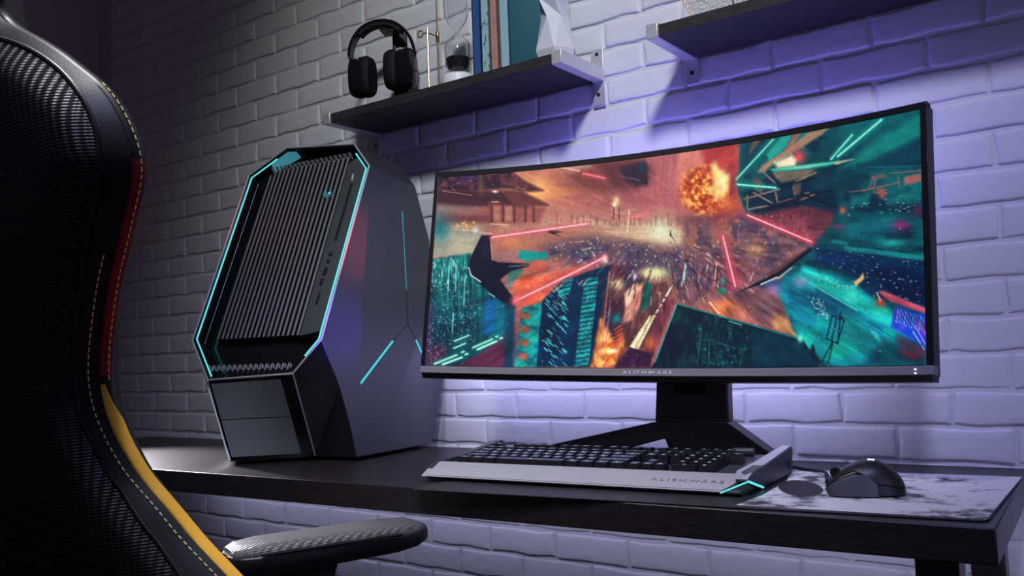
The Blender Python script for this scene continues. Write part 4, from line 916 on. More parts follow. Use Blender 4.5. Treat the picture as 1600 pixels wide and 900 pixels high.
# ------------------------------------------------------------------ curved monitor
MR = rz3(0.0695)@ry3(0.0218)@rx3(-0.1446); MO = np.array([-0.6358, -0.2338, 0.8934]); RC = 1.9
MWD, MH = 0.8135, 0.362
def mloc(s, v, d=0.0):
    a = s/RC; return np.array([(RC+d)*math.sin(a), -RC+(RC+d)*math.cos(a), v])
def monitor():
    root = thing('monitor', 'wide curved black monitor showing a neon battle over a city, above the keyboard', 'monitor', (MO[0], -0.18, DZ))
    T = lambda: MB(MR, MO)
    ss = np.linspace(-MWD/2, MWD/2, 49)
    def bar(v0, v1, d0, d1, name, m, s=ss, parent=root, bevel=.0008, **k):
        q = T(); q.loft([[mloc(x, v0, d0), mloc(x, v1, d0), mloc(x, v1, d1), mloc(x, v0, d1)] for x in s]); return q.build(name, m, parent, bevel=bevel, **k)
    S0, S1, V0, V1 = -.3985, .3975, .0145, .352
    bar(V1, MH, 0, .014, 'bezel', M['bezel'])
    bar(.0135, MH, 0, .014, 'bezel', M['bezel'], np.linspace(-MWD/2, S0, 4)); bar(.0135, MH, 0, .014, 'bezel', M['bezel'], np.linspace(S1, MWD/2, 4))
    bz = bar(0.0015, V0-.0012, -.0012, .016, 'lower_bezel', M['bezel_grey'], label='grey lower bezel')
    # black chin under the grey bezel, cut back at the lower corners
    q = T(); se = np.linspace(-MWD/2+.003, MWD/2-.003, 41)
    q.loft([[mloc(x, -.0065, .006), mloc(x, .0015, .0005), mloc(x, .0015, .026), mloc(x, -.0065, .024)] for x in se]); q.build('chin', M['bezel'], root)
    bar(0, MH-.001, .012, .030, 'back_shell', M['black_plastic'], np.linspace(-MWD/2+.002, MWD/2-.002, 41), bevel=.003)
    q = T(); q.loft([[mloc(x*sc, .03+.02*k, .028+dd), mloc(x*sc, .30-.02*k, .028+dd)] for x in (0,) for sc, k, dd in ((1, 0, 0),)], caps=False) if False else None
    q = T()
    def rr(hw, v0, v1, d): return [np.array([-hw, d-.0, v0]), np.array([hw, d, v0]), np.array([hw, d, v1]), np.array([-hw, d, v1])]
    q.loft([rr(.26, .02, .31, .012), rr(.24, .03, .30, .050), rr(.12, .08, .25, .062)]); q.build('rear_housing', M['black_plastic'], root, bevel=.004)
    text_mesh('lettering', 'ALIENWARE', .0072, M['letter'], bz, MR@mloc(.0005, .0068, -.0019)+MO, MR@(mloc(.04, 0)-mloc(-.04, 0)), MR@np.array([0, 0, 1.0]), .081, .0004, 'pale lettering')
    for v in (.0036, .0085):
        q = T(); q.box(mloc(.3845, v, -.0014), (.0030, .0010, .0020)); q.build('status_light', M['white_led'], bz)
    # picture on the screen
    NU, NV = 640, 272
    us = np.linspace(0, 1, NU); vs = np.linspace(0, 1, NV)
    Pp = np.zeros((NV, NU, 3)); a = (S0+(S1-S0)*us)/RC; d = .0006
    Pp[..., 0] = ((RC+d)*np.sin(a))[None]; Pp[..., 1] = (-RC+(RC+d)*np.cos(a))[None]; Pp[..., 2] = (V1+(V0-V1)*vs)[:, None]
    W = Pp.reshape(-1, 3)@MR.T+MO
    me = bpy.data.meshes.new('screen'); nf = (NU-1)*(NV-1)
    me.vertices.add(NU*NV); me.vertices.foreach_set('co', W.ravel())
    jj, ii = np.meshgrid(np.arange(NV-1), np.arange(NU-1), indexing='ij'); q0 = (jj*NU+ii).ravel()
    idx = np.stack([q0, q0+NU, q0+NU+1, q0+1], 1).astype(np.int32)
    me.loops.add(nf*4); me.loops.foreach_set('vertex_index', idx.ravel())
    me.polygons.add(nf); me.polygons.foreach_set('loop_start', np.arange(nf, dtype=np.int32)*4)
    me.update(calc_edges=True)
    art = picture(us, vs)
    lin = np.where(art <= .04045, art/12.92, ((art+.055)/1.055)**2.4)
    ca = me.color_attributes.new('picture', 'FLOAT_COLOR', 'POINT')
    ca.data.foreach_set('color', np.concatenate([lin.reshape(-1, 3), np.ones((NU*NV, 1))], 1).astype(np.float32).ravel())
    me.polygons.foreach_set('use_smooth', [True]*nf)
    m = mat('screen_picture', (0.004, 0.004, 0.005), 0.45, spec=.3); N, L, b = nodes(m)
    at = N.new('ShaderNodeAttribute'); at.attribute_name = 'picture'
    L.new(at.outputs['Color'], b.inputs['Emission Color']); b.inputs['Emission Strength'].default_value = 1.0
    me.materials.append(m)
    o = bpy.data.objects.new('screen', me); COL.objects.link(o); attach(o, root)
    # ---- stand
    yn = -0.172
    n0, n1, n2, n3 = (on_axis(px, py, 1, yn) for px, py in ((1026, 560), (1135, 560), (1138, 660), (1023, 660)))
    th = np.array([0, .022, 0])
    s0, s1, s2, s3 = (on_axis(px, py, 1, yn-.001) for px, py in ((1053, 590), (1104, 590), (1104, 615), (1053, 615)))
    q = MB(); q.prism([n0, n1, n2, n3], th); nk = q.build('stand_neck', M['stand'], root, bevel=.003)
    q = MB(); q.prism([s0+[0, 0, .02], s1+[0, 0, .02], s2, s3], [0, .006, 0]); q.build('cable_slot', M['black_matte'], nk, bevel=.001)
    def foot(p, q_, ytar, zt):
        best = None
        for t in np.linspace(.3, 6, 600):
            px = p[0]+(q_[0]-p[0])*t; py = p[1]+(q_[1]-p[1])*t; h = on_axis(px, py, 2, zt)
            if best is None or abs(h[1]-ytar) < best[0]: best = (abs(h[1]-ytar), h)
        return best[1]
    fl = foot((1025, 660), (870, 693), -.185, DZ+.0115); fr = foot((1137, 660), (1205, 709), -.148, DZ+.0115)
    mid = (fl+fr)/2
    A_, B_ = n3+[0, -.004, .001], n2+[0, -.004, .001]
    nt = (A_+B_)/2*.55+mid*.45
    nl_, nr_ = mid+(fl-mid)*.42, mid+(fr-mid)*.42
    dz = np.array([0, 0, -.009])
    q = MB(); q.prism([A_, B_, fr, fr+dz, nr_+dz, nt, nl_+dz, fl+dz, fl], np.array([0, .030, .0])); q.build('stand_base', M['black_plastic'], root, bevel=.0015)
    q = MB(); c = (A_+B_)/2
    q.add([A_+[0, .026, 0], B_+[0, .026, 0], B_+[.02, .10, -(B_[2]-DZ-.008)], A_+[-.02, .10, -(A_[2]-DZ-.008)], A_+[-.02, .10, -(A_[2]-DZ-.0024)], B_+[.02, .10, -(B_[2]-DZ-.0024)], B_+[0, .026, -.016], A_+[0, .026, -.016]],
          [(0, 1, 2, 3), (3, 2, 5, 4), (4, 5, 6, 7), (0, 3, 4, 7), (1, 6, 5, 2), (0, 7, 6, 1)])
    q.build('stand_rear_leg', M['black_plastic'], root, bevel=.001)
monitor()

# ------------------------------------------------------------------ desk mat
MATZ = DZ+.0022
def desk_mat():
    z = MATZ
    fl = on_axis(640, 764, 2, z); fr = on_axis(1544, 813.5, 2, z); br = on_axis(1598, 744.5, 2, z)
    ex = (fr-fl)/np.linalg.norm(fr-fl); bl = fl+(br-fr)
    c = [fl, fr, br, bl]
    pts = []
    r = .012
    for i in range(4):
        p, a, b = c[i], c[i-1], c[(i+1) % 4]
        u = (a-p)/np.linalg.norm(a-p); v = (b-p)/np.linalg.norm(b-p)
        for t in np.linspace(0, 1, 6): pts.append(p+u*r*(1-t)**2+v*r*t**2)
    root = thing('desk_mat', 'dark desk mat with a worn pale print, under the keyboard and mouse', 'mat', tuple(fl*.5+br*.5-[0, 0, .002]))
    q = MB(); q.prism(pts, (0, 0, -.0018)); q.build('mat_sheet', M['mat_black'], root, bevel=.0004)
    # pale printed map on the right part, a print 0.1 mm proud
    z2 = z+.0001
    pr = [on_axis(px, py, 2, z2) for px, py in ((1150, 789), (1190, 774), (1228, 752), (1240, 733), (1597, 745), (1541, 811.5))]
    q = MB(); q.prism(pr, (0, 0, -.0003)); q.build('print', M['mat_print'], root, smooth=False, label='mottled white print')
    oc = on_axis(1251, 763, 2, z2+.0002); k = []
    for t in np.linspace(0, 2*math.pi, 32, endpoint=False):
        k.append(on_axis(1251+35*math.cos(t), 763+12.5*math.sin(t)+3*math.cos(t), 2, z2+.0002))
    q = MB(); q.prism(k, (0, 0, -.0004)); q.build('dark_oval', M['mat_oval'], root, smooth=False, label='dark grey oval on the print')
M['mat_black'] = add_noise(mat('mat_black', (0.020, 0.019, 0.022), 0.5), 600, .2, .0003)
M['mat_oval'] = add_noise(mat('mat_oval', (0.030, 0.028, 0.034), 0.7), 300, .2, .0003)
def print_mat():
    m = mat('mat_print', (0.5, 0.49, 0.52), 0.62); N, L, b = nodes(m)
    tc = N.new('ShaderNodeTexCoord'); mp = N.new('ShaderNodeMapping'); mp.inputs['Scale'].default_value = (1.0, 1.0, 1); L.new(tc.outputs['Object'], mp.inputs[0])
    n1 = N.new('ShaderNodeTexNoise'); n1.inputs['Scale'].default_value = 11; n1.inputs['Detail'].default_value = 9; n1.inputs['Roughness'].default_value = .72
    L.new(mp.outputs[0], n1.inputs['Vector'])
    r = N.new('ShaderNodeValToRGB'); e = r.color_ramp.elements
    e[0].position = .40; e[0].color = (0.05, 0.048, 0.055, 1); e[1].position = .50; e[1].color = (0.78, 0.76, 0.78, 1)
    L.new(n1.outputs[0], r.inputs[0]); L.new(r.outputs[0], b.inputs['Base Color']); return m
M['mat_print'] = print_mat()
desk_mat()

# ------------------------------------------------------------------ keyboard
def keyboard():
    z0 = MATZ+.0006
    a = on_axis(657, 749, 2, z0); b = on_axis(1133, 776, 2, z0)
    ang = math.atan2(b[1]-a[1], b[0]-a[0]); R = rz3(ang); W = np.linalg.norm(b-a)+.0265
    root = thing('keyboard', 'wide black mechanical keyboard with silver front edge, lying before the monitor', 'keyboard', tuple(a))
    T = lambda: MB(R, a)
    Dp = .205
    prof = [(.010, 0), (.003, .003), (.003, .006), (.034, .021), (.040, .021), (.060, .0175), (.190, .0265), (Dp-.004, .0265), (Dp, .022), (Dp, .002), (Dp-.01, 0)]
    q = T(); q.loft([[(x, y, z) for y, z in prof] for x in (.008, W-.008)]); q.build('chassis', M['kb_dark'], root, bevel=.0008)
    # silver front plate and the two wings
    q = T(); pl = [(.0015, .0052), (.035, .0222), (.041, .0226), (.041, .0205), (.034, .0195), (.003, .004)]
    xe = [W-.034, W-.006, W-.006, W-.006, W-.006, W-.034]
    q.loft([[(0, y, z) for y, z in pl], [(x, y, z) for x, (y, z) in zip(xe, pl)]]); fp_ = q.build('front_plate', M['kb_silver'], root, bevel=.0006, label='brushed silver front edge')
    x0, x2 = -.002, .010
    q = T(); pw = [(-.001, .003), (.036, .0235), (.10, .026), (Dp-.02, .034), (Dp+.012, .037), (Dp+.018, .033), (Dp+.006, .004), (.16, .001), (.03, .001)]
    q.loft([[(x, y, z) for y, z in pw] for x in (x0, x2)]); q.build('wing', M['kb_dark'], root, bevel=.001)
    x0, x2 = W-.016, W
    q = T(); pw = [(.012, .0165), (.010, .0195), (.036, .0262), (.10, .029), (Dp-.02, .035), (Dp+.012, .038), (Dp+.018, .034), (Dp+.006, .004), (.16, .001), (.072, .001)]
    q.loft([[(x, y, z) for y, z in pw] for x in (x0, x2)]); wg = q.build('wing', M['kb_dark'], root, bevel=.001)
    q = T(); q.tube([(W-.033, .001, .0038), (W+.0005, .0105, .0180)], .0010, 8)
    q.tube([(W+.0005, .0105, .0180), (W+.0008, .068, .0025)], .0016, 8)
    q.build('corner_light', M['cyan'], wg, label='cyan lit chevron at the front corner')
    q = T(); q.prism([(W-.001, .011, .0202), (W-.001, .036, .0266), (W-.001, .10, .0294), (W-.001, Dp-.02, .0354), (W-.001, Dp+.010, .0384), (W-.013, Dp+.010, .0384), (W-.016, Dp-.02, .0354), (W-.019, .10, .0294), (W-.022, .036, .0266), (W-.018, .011, .0202)], (0, 0, .0006))
    q.build('wing_top', M['kb_silver'], wg, bevel=.0003)
    # keys
    p = .0188; kx0 = (W-.012-p*22.6)/2+.002; rows_y = [.055, .0742, .0934, .1126, .1318, .157]
    def deck(y): return .0175+(y-.060)/(.130)*.009
    rows = [
        [(0, 1.25), (1.25, 1.25), (2.5, 1.25), (3.75, 6.25), (10, 1.25), (11.25, 1.25), (12.5, 1.25), (13.75, 1.25), (15.3, 1), (16.3, 1), (17.3, 1), (18.6, 2), (20.6, 1)],
        [(0, 2.25)]+[(2.25+i, 1) for i in range(10)]+[(12.25, 2.75), (16.3, 1), (18.6, 1), (19.6, 1), (20.6, 1)],
        [(0, 1.75)]+[(1.75+i, 1) for i in range(11)]+[(12.75, 2.25), (18.6, 1), (19.6, 1), (20.6, 1)],
        [(0, 1.5)]+[(1.5+i, 1) for i in range(12)]+[(13.5, 1.5), (15.3, 1), (16.3, 1), (17.3, 1), (18.6, 1), (19.6, 1), (20.6, 1)],
        [(i, 1) for i in range(13)]+[(13, 2), (15.3, 1), (16.3, 1), (17.3, 1), (18.6, 1), (19.6, 1), (20.6, 1), (21.6, 1)],
        [(0, 1)]+[(2+i, 1) for i in range(4)]+[(6.5+i, 1) for i in range(4)]+[(11+i, 1) for i in range(4)]+[(15.3, 1), (16.3, 1), (17.3, 1), (18.6, 1), (19.6, 1), (20.6, 1)],
    ]
    rng = random.Random(3); k = 0
    for r, row in enumerate(rows):
        y = rows_y[r]; zb = deck(y); tilt = .07+(-.10 if r > 3 else 0)
        for x, wu in row:
            kx = kx0+(x+wu/2)*p; w2 = wu*p/2-.0009; d2 = p/2-.0009; h = .0125+.0012*r/5
            K = T(); RR = rx3(tilt)
            def rg(sc, z): return [R0 for R0 in (np.array([kx, y, zb])+RR@np.array([sx*(w2-sc), sy*(d2-sc)+sc*.15, z]) for sx, sy in ((-1, -1), (1, -1), (1, 1), (-1, 1)))]
            K.loft([rg(0, -.002), rg(.0004, .003), rg(.0024, h)])
            ly = d2*.35; lw = min(.0021, w2*.4); lx = 0 if wu > 2 else -.001
            c0 = np.array([kx, y, zb])
            mi = 1 if (rng.random() < .55 and x < 19) else 2
            K.add([c0+RR@np.array([lx+sx*lw, ly*.2+sy*.0017, h+.00015]) for sx, sy in ((-1, -1), (1, -1), (1, 1), (-1, 1))], [(0, 1, 2, 3)], mi)
            K.build('key', [M['key'], M['legend'], M['legend_white']], root, smooth=False, fix=False)
            k += 1
    # volume roller and rear cable stub
    q = T(); q.tube([(W-.075, .186, .032), (W-.045, .186, .032)], .0055, 14); q.build('volume_roller', M['kb_dark'], root)
    fx = (.0015+.035)/2
    c = np.array([W-.082, .0185, .0142])
    text_mesh('lettering', 'ALIENWARE', .0075, M['letter_dark'], fp_, R@c+a, R@np.array([1.0, 0, 0]), R@np.array([0, .0335, .017]), .098, .0003, 'dark lettering')
    return R, a, W, Dp
KB = keyboard()

# ------------------------------------------------------------------ mouse
def mouse():
    z0 = MATZ+.0006
    a = on_axis(1299, 778, 2, z0); b = on_axis(1424, 777, 2, z0)
    ex = (b-a)/np.linalg.norm(b-a); L = np.linalg.norm(b-a); ey = np.cross([0, 0, 1.0], ex)
    R = np.stack([ex, ey, [0, 0, 1.0]], 1)
    root = thing('mouse', 'black wired gaming mouse with grey side grip on the printed mat', 'mouse', tuple(a))
    T = lambda: MB(R, a)
    # stations along the body: x, half width, height of the back, centre offset
    st = [(.000, .012, .012), (.004, .019, .0185), (.014, .0235, .0265), (.030, .0265, .0345), (.046, .0280, .0395), (.058, .0285, .0405), (.070, .0280, .0375), (.082, .0255, .0300), (.091, .0200, .0200), (.0955, .012, .0100)]
    sc = L/.0955; cy = .030
    def ring(x, hw, h, n=28):
        o = []
        for j in range(n):
            t = 2*math.pi*j/n; ca, sa = math.cos(t), math.sin(t)
            yy = hw*math.copysign(abs(ca)**.72, ca); zz = max(0, sa)**.62*h if sa > 0 else -.0
            fl = 1.0+.10*(1-min(1, zz/h*2)) if zz < h*.5 else 1.0-.10*((zz/h-.5)*2)
            o.append((x*sc, cy+yy*fl, .0012+zz))
        return o
    q = T(); q.loft([ring(*s) for s in st]); o = q.build('mouse_shell', M['mouse'], root, angle=80)
    sb = o.modifiers.new('sub', 'SUBSURF'); sb.levels = 1; sb.render_levels = 2
    # grey side grip: the flared lower left flank seen in front
    q = T(); rings = []
    for x, hw, h in st[0:6]:
        hw2 = hw+.0016*(1 if x > .001 else .5)
        y_ = lambda f: cy-hw2*(1.10-.18*max(0, f-.35))
        top = min(.0265, h*.76)*(1 if x < .05 else .55)
        rings.append([(x*sc-.001, y_(0)-.002, .001), (x*sc-.001, y_(.4), top*.55), (x*sc-.001, y_(.9), top), (x*sc-.001, cy-hw*.80, top*.98), (x*sc-.001, cy-hw*.80, .001)])
    q.loft(rings); q.build('side_grip', M['mouse_grey'], root, bevel=.0012, angle=60)
    q = T(); q.tube([(.016*sc, cy-.021, .0255), (.030*sc, cy-.0225, .0305), (.044*sc, cy-.0245, .0245), (.056*sc, cy-.0285, .015), (.075*sc, cy-.0285, .0125), (.090*sc, cy-.022, .010)], .0010, 6); q.build('shell_seam', M['black_matte'], root)
    q = T(); q.tube([(.052*sc, cy-.0035, .0412), (.060*sc, cy-.0060, .0408)], .0012, 8); q.build('status_light', M['white_led'], root)
    q = T(); q.loft([[(x0+.0062*math.cos(t), y0, .0255+.0062*math.sin(t)) for t in np.linspace(0, 2*math.pi, 20, endpoint=False)] for x0 in (.012*sc,) for y0 in (cy-.0035, cy+.0035)]); q.build('scroll_wheel', M['black_matte'], root)
    q = T(); q.box((.048*sc, cy, .0006), (.078*sc, .046, .0014)); q.build('glide_foot', M['black_matte'], root, bevel=.0004)
    # cable to the back of the keyboard
    Rk, ak, W, Dp = KB
    wl = lambda px, py, z: R.T@(on_axis(px, py, 2, z)-a)
    pts = [np.array([.004*sc, cy+.004, .013]), wl(1291, 737, MATZ+.007), wl(1277, 735.5, MATZ+.0035), wl(1262, 733.5, MATZ+.0027), wl(1246, 731, MATZ+.0027), wl(1234, 729.5, MATZ+.006)]
    pts.append(R.T@((Rk@np.array([W+.002, Dp-.012, .018])+ak)-a))
    P = np.array(pts); t = np.arange(len(P)); tt = np.linspace(0, len(P)-1, 40)
    S = np.stack([np.interp(tt, t, P[:, i]) for i in range(3)], 1)
    for _ in range(8): S[1:-1] = (S[:-2]+2*S[1:-1]+S[2:])/4
    q = T(); q.tube(S, .0023, 8); cb = q.build('cable', M['black_matte'], root)
    q = T(); q.tube(S[:7], np.linspace(.0042, .0026, 7), 10); q.build('strain_relief', M['black_matte'], cb)
    # plug seated in the keyboard's side port
    q = T(); e = S[-1]; d = S[-3]-S[-1]; d /= np.linalg.norm(d)
    q.tube([e, e+d*.022], .0050, 8); q.build('plug', M['black_plastic'], cb, bevel=.001)
mouse()
# ------------------------------------------------------------------ gaming chair
def chair():
    phi, rec = math.radians(12), math.radians(12)
    R = rz3(phi); Pw = CC+ray(228, 260)*1.0
    nrm = R@np.array([0, math.cos(rec), math.sin(rec)])
    HW0 = .29
    C0 = Pw-R@np.array([HW0, 0, 0])              # point on the spine line at shoulder height
    O = np.array([C0[0], C0[1], 0.0])
    root = thing('gaming_chair', 'black gaming chair with amber edging and yellow stitching in the left foreground', 'chair', tuple(O+R@np.array([0, .30, 0])))
    T = lambda: MB(R, O)
    zS = C0[2]
    loc = lambda px, py: R.T@(on_plane(px, py, Pw, nrm)-O)
    yrec = lambda z: -(z-zS)*math.tan(rec)
    img = [(10, 0), (14, 20), (22, 36), (40, 48), (75, 66), (110, 88), (140, 112), (168, 133), (190, 160), (207, 190), (220, 222), (228, 250), (229, 275), (222, 310), (212, 350), (203, 390), (195, 420), (189, 450), (183, 490), (177, 540), (175, 580), (178, 610), (186, 645), (205, 690), (235, 740), (275, 785), (320, 840), (375, 897), (400, 925)]
    L = [loc(*p) for p in img]
    out = [(p[0], p[2]) for p in L]
    x0, z0 = out[0]; xe, ze = out[-1]
    out = [(.02, z0+.16), (.07, z0+.150), (.105, z0+.125), (.125, z0+.09), (.130, z0+.05), (x0+.004, z0+.02)]+out+[(xe+.012, ze-.03), (xe+.008, ze-.07), (xe-.03, ze-.12), (xe-.10, ze-.16), (.05, ze-.18)]
    Pt = np.array(out); t = np.arange(len(Pt)); NR = 170
    seg = np.r_[0, np.cumsum(np.hypot(*np.diff(Pt, axis=0).T))]; tt = np.linspace(0, seg[-1], NR)
    Q = np.stack([np.interp(tt, seg, Pt[:, i]) for i in range(2)], 1)
    for _ in range(3): Q[1:-1] = (Q[:-2]+2*Q[1:-1]+Q[2:])/4
    hw, zz = Q[:, 0], Q[:, 1]
    loop = np.concatenate([Q, (Q*[-1, 1])[::-1]]); la = loop; lb = np.roll(loop, -1, axis=0)
    def edge_dist(x, z):
        e = lb-la; d = np.array([x, z])-la; k = np.clip((d*e).sum(1)/((e*e).sum(1)+1e-12), 0, 1)
        return float(np.hypot(*(d-e*k[:, None]).T).min())
    def rear(tn, i):                               # tn in -1..1
        z = zz[i]; x = tn*hw[i]; d = min(edge_dist(x, z)/.085, 1.0)
        return np.array([x, yrec(z)-.018-.050*(1-(1-d)**2.2)-.006*math.exp(-((d-.45)/.2)**2)*d, z])
    def front(tn, i):
        z = zz[i]; return np.array([tn*hw[i], yrec(z)+.05*(1-abs(tn)**4)*.6+.028*math.exp(-((abs(tn)-.8)/.15)**2)*(1-abs(tn)**8), z])
    # seam between carbon panel and plain leather
    sm = [(0, 60), (25, 66), (50, 78), (85, 100), (115, 130), (140, 165), (153, 200), (160, 235), (161, 258), (150, 300), (138, 350), (128, 410), (118, 480), (112, 540), (112, 600), (125, 660), (160, 730), (210, 800), (270, 880), (300, 930), (330, 1000)]
    def bulge(x, z):
        d = min(edge_dist(x, z)/.085, 1.0); return .018+.050*(1-(1-d)**2.2)+.006*math.exp(-((d-.45)/.2)**2)*d
    def loc2(px, py):
        off = .04
        for _ in range(6):
            p = R.T@(on_plane(px, py, Pw-nrm*off, nrm)-O); off = (.5*off+.5*bulge(p[0], p[2])*math.cos(rec))
        return p[0], p[2]
    SL = np.array([loc2(*p) for p in sm])
    NC = 121; tn = np.linspace(-1, 1, NC)
    def seam_x(z):
        return np.interp(z, SL[::-1, 1], SL[::-1, 0])
    a = T(); b_ = T(); va = [rear(x, i) for i in range(NR) for x in tn]
    fa, fb = [], []
    ztop = SL[0, 1]
    for i in range(NR-1):
        for j in range(NC-1):
            c = (va[i*NC+j]+va[(i+1)*NC+j+1])/2
            inside = c[2] < ztop+.02*(1-(c[0]/SL[0, 0])**2 if abs(c[0]) < SL[0, 0] else 0) and abs(c[0]) < (seam_x(c[2]) if c[2] < ztop else SL[0, 0])
            (fb if inside else fa).append((i*NC+j, i*NC+j+1, (i+1)*NC+j+1, (i+1)*NC+j))
    vf = [front(x, i) for i in range(NR) for x in tn[::2]]; n2 = len(tn[::2])
    a.add(va, fa); base = len(a.v); a.add(vf, [(i*n2+j, (i+1)*n2+j, (i+1)*n2+j+1, i*n2+j+1) for i in range(NR-1) for j in range(n2-1)])
    # close the top and bottom ends
    for i in (0, NR-1):
        ring = [i*NC+j for j in range(NC)]+[base+i*n2+j for j in range(n2-1, -1, -1)]
        a.f.append(tuple(ring)); a.m.append(0)
    bk = a.build('backrest', M['leather'], root, angle=60, fix=False)
    b_.add(va, fb); b_.build('rear_panel', M['carbon'], bk, angle=60, fix=False, label='carbon-weave rear panel')
    def on_rear(x, z, lift=0.0):
        h = np.interp(z, zz[::-1], hw[::-1]); tq = max(-1, min(1, x/h))
        i = int(np.argmin(abs(zz-z))); p = rear(tq, i); p = np.array([x, p[1]-lift, z]); return p
    SS = SL[np.r_[True, np.diff(SL[:, 1]) < -1e-4]]
    full = [(-x, z) for x, z in SS[::-1]]+[(x*f, ztop+.02*(1-f*f)) for x, f in [(SS[0, 0], f) for f in (-.8, -.5, 0, .5, .8)]]+[(x, z) for x, z in SS]
    full = np.array(full); sg = np.r_[0, np.cumsum(np.hypot(*np.diff(full, axis=0).T))]; tq = np.linspace(0, sg[-1], 200)
    F = np.stack([np.interp(tq, sg, full[:, i]) for i in range(2)], 1)
    for _ in range(6): F[1:-1] = (F[:-2]+2*F[1:-1]+F[2:])/4
    q = T(); q.tube([on_rear(x, z, .0004) for x, z in F], .0032, 8); q.build('seam_piping', M['leather'], bk)
    # gusset between the rear edge and the front edge: leather, amber, and a length with red light put into its colour
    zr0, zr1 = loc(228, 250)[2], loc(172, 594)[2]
    for s in (-1, 1):
        def strip(ids, name, m, prof_of, lab=None):
            q = T(); q.loft([[np.array([s*(hw[i]+e), yrec(zz[i])+d, zz[i]]) for e, d in prof_of(k)] for k, i in enumerate(ids)])
            q.build(name, m, bk, angle=50, label=lab)
        strip(list(range(NR)), 'edge_band', M['leather'], lambda k: [(0, -.018), (.0025, -.016), (.0042, -.010), (.0042, -.003), (.001, 0.0), (-.004, 0.001), (-.004, -.018)])
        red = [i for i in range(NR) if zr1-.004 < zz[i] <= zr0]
        strip(red, 'red_lit_edge', M['red_lit_edge'], lambda k: [(.0006, -.0182), (.0032, -.0162), (.0049, -.010), (.0049, -.004), (.003, -.003), (-.002, -.006), (-.002, -.0182)], 'edge coloured as if lit red')
        amb = [i for i in range(NR) if zz[i] <= zr1]
        def pa(k):
            f = .12+.88*min(1, k/5.0); y0, y1 = -.0186, -.0186+.0176*f
            return [(.0008, y0), (.0034, y0+.002*f), (.0054, y0+.008*f), (.0054, y1-.003*f), (.0042, y1), (-.002, y1-.003*f), (-.002, y0)]
        strip(amb, 'amber_edge', M['yellow'], pa, 'amber yellow edge')
    # stitching: dashes just inside the rear edge
    def stitch(path, name, r=.0009, dash=.0055, gap=.0035):
        P = np.array(path); sg = np.r_[0, np.cumsum(np.linalg.norm(np.diff(P, axis=0), axis=1))]
        q = T(); s_ = 0
        while s_ < sg[-1]-dash:
            d = [np.array([np.interp(s_+f*dash, sg, P[:, i]) for i in range(3)]) for f in (0, .5, 1)]
            q.tube(d, r, 5); s_ += dash+gap
        o = q.build(name, M['thread'], bk); return o
    for s in (-1, 1):
        ids = [i for i in range(NR) if ze-.02 < zz[i] < loc(168, 133)[2]]
        stitch([np.array([s*(hw[i]+.0046), yrec(zz[i])-.010, zz[i]]) for i in ids if zz[i] > zr1-.01], 'stitching')
        ids = [i for i in range(NR) if ze-.02 < zz[i] < loc(200, 400)[2]]
        stitch([np.array([s*(hw[i]-.008), rear((hw[i]-.008)/hw[i], i)[1]-.0006, zz[i]]) for i in ids], 'stitching')
    # ---- seat, arms, base
    zsq = .50
    cb = lambda y, z, hwid, hz, n=24: [(hwid*math.copysign(abs(math.cos(t))**.5, math.cos(t)), y, z+hz*math.copysign(abs(math.sin(t))**.6, math.sin(t))) for t in np.linspace(0, 2*math.pi, n, endpoint=False)]
    yb = yrec(ze-.1)
    q = T(); q.loft([cb(yb+.03, zsq-.03, .20, .05), cb(yb+.06, zsq-.03, .25, .062), cb(yb+.30, zsq-.03, .265, .062), cb(yb+.46, zsq-.03, .25, .058), cb(yb+.50, zsq-.04, .22, .035)]); q.build('seat', M['leather'], root)
    cy = yb+.26
    q = T(); q.box((0, cy, zsq-.105), (.34, .30, .03)); q.box((0, yb+.02, zsq-.08), (.10, .16, .02)); q.build('seat_plate', M['black_plastic'], root, bevel=.003)
    q = T(); q.lathe([(.030, 0), (.030, .12), (.022, .125), (.022, .27)], (0, cy, .10), 20); q.build('gas_lift', M['black_plastic'], root)
    for k in range(5):
        an = 2*math.pi*k/5+.3; c, s = math.cos(an), math.sin(an)
        q = T(); q.loft([[np.array([c*r_-s*e*w_, cy+s*r_+c*e*w_, z+h*g]) for e, g in ((-1, -1), (1, -1), (1, 1), (-1, 1))] for r_, w_, z, h in ((.02, .028, .11, .022), (.30, .016, .078, .012))]); q.build('base_arm', M['black_plastic'], root, bevel=.002)
        q = T(); px, py = c*.30, cy+s*.30
        q.loft([[np.array([px-s*e+.030*math.cos(t)*c, py+c*e+.030*math.cos(t)*s, .031+.030*math.sin(t)]) for t in np.linspace(0, 2*math.pi, 20, endpoint=False)] for e in (-.022, .022)]); q.tube([(px, py, .05), (px, py, .085)], .007, 8); q.build('caster', M['black_plastic'], root)
    # armrests: the right one is the one in the picture
    za = .690
    n0 = R.T@(on_axis(371, 868, 2, za)-O); n1 = R.T@(on_axis(640, 828, 2, za)-O)
    d = n1-n0; ln = np.linalg.norm(d[:2]); yw = math.atan2(-d[0], d[1])
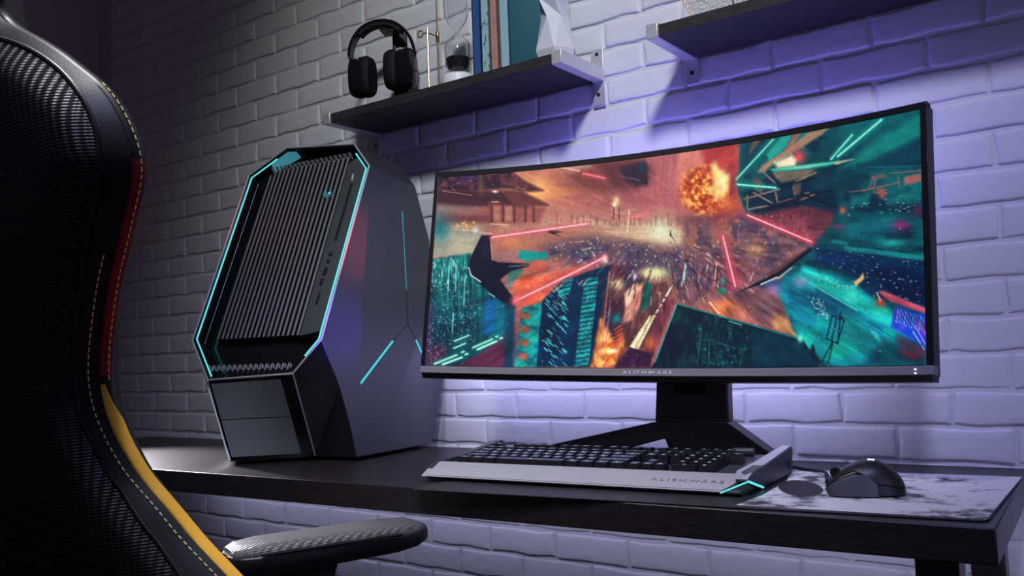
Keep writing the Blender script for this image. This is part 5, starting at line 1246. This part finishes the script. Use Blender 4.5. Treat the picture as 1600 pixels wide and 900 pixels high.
    for s in (1, -1):
        Ra = R@(rz3(yw) if s > 0 else rz3(-yw)); Oa = O+R@np.array([s*n0[0], n0[1], za]); hwid = .046
        TA = lambda: MB(Ra, Oa)
        def sec(y, hwd, top, bot, n=24, dx=0):
            o = []
            for t in np.linspace(0, 2*math.pi, n, endpoint=False):
                ca, sa = math.cos(t), math.sin(t)
                z = sa*(top if sa > 0 else bot); o.append((dx+hwd*math.copysign(abs(ca)**.55, ca), y, math.copysign(abs(sa)**.6, sa)*(top if sa > 0 else bot)))
            return o
        q = TA(); st = [(-.016, .016, .004, .012), (-.012, .030, .010, .022), (0, .040, .015, .028), (.03, hwid, .018, .030), (ln*.5, hwid, .018, .026), (ln-.03, hwid-.003, .018, .024), (ln, .038, .016, .020), (ln+.016, .028, .010, .014), (ln+.022, .012, .004, .006)]
        q.loft([sec(y, h, .004, bt) for y, h, tp, bt in st]); sh = q.build('armrest_shell', M['black_plastic'], root, angle=50)
        q = TA(); q.loft([sec(y, h*.93, tp, .001) for y, h, tp, bt in st[1:-1]]); q.build('armrest_pad', M['pad'], root, angle=60, label='woven grey armrest pad')
        q = TA(); q.tube([(hwid*.985, y, .005) for y in np.linspace(.02, ln-.03, 6)], .0022, 6); q.build('pad_groove', M['black_matte'], sh)
        q = TA(); q.loft([[(sx*.034, ln*.30+sy*.052, -.022) for sx, sy in ((-1, -1), (1, -1), (1, 1), (-1, 1))], [(sx*.030, ln*.30+sy*.045, -.05) for sx, sy in ((-1, -1), (1, -1), (1, 1), (-1, 1))], [(sx*.020, ln*.26+sy*.032, -.085) for sx, sy in ((-1, -1), (1, -1), (1, 1), (-1, 1))], [(sx*.018, ln*.26+sy*.030, -(za-zsq+.10)) for sx, sy in ((-1, -1), (1, -1), (1, 1), (-1, 1))]])
        q.build('armrest_post', M['black_plastic'], root, bevel=.003)
        q = T(); pb = R.T@(Ra@np.array([0, ln*.26, 0])+Oa-O); q.tube([(pb[0], pb[1], zsq-.105), (s*.12, pb[1], zsq-.105)], .018, 8); q.build('armrest_bracket', M['black_plastic'], root)
chair()
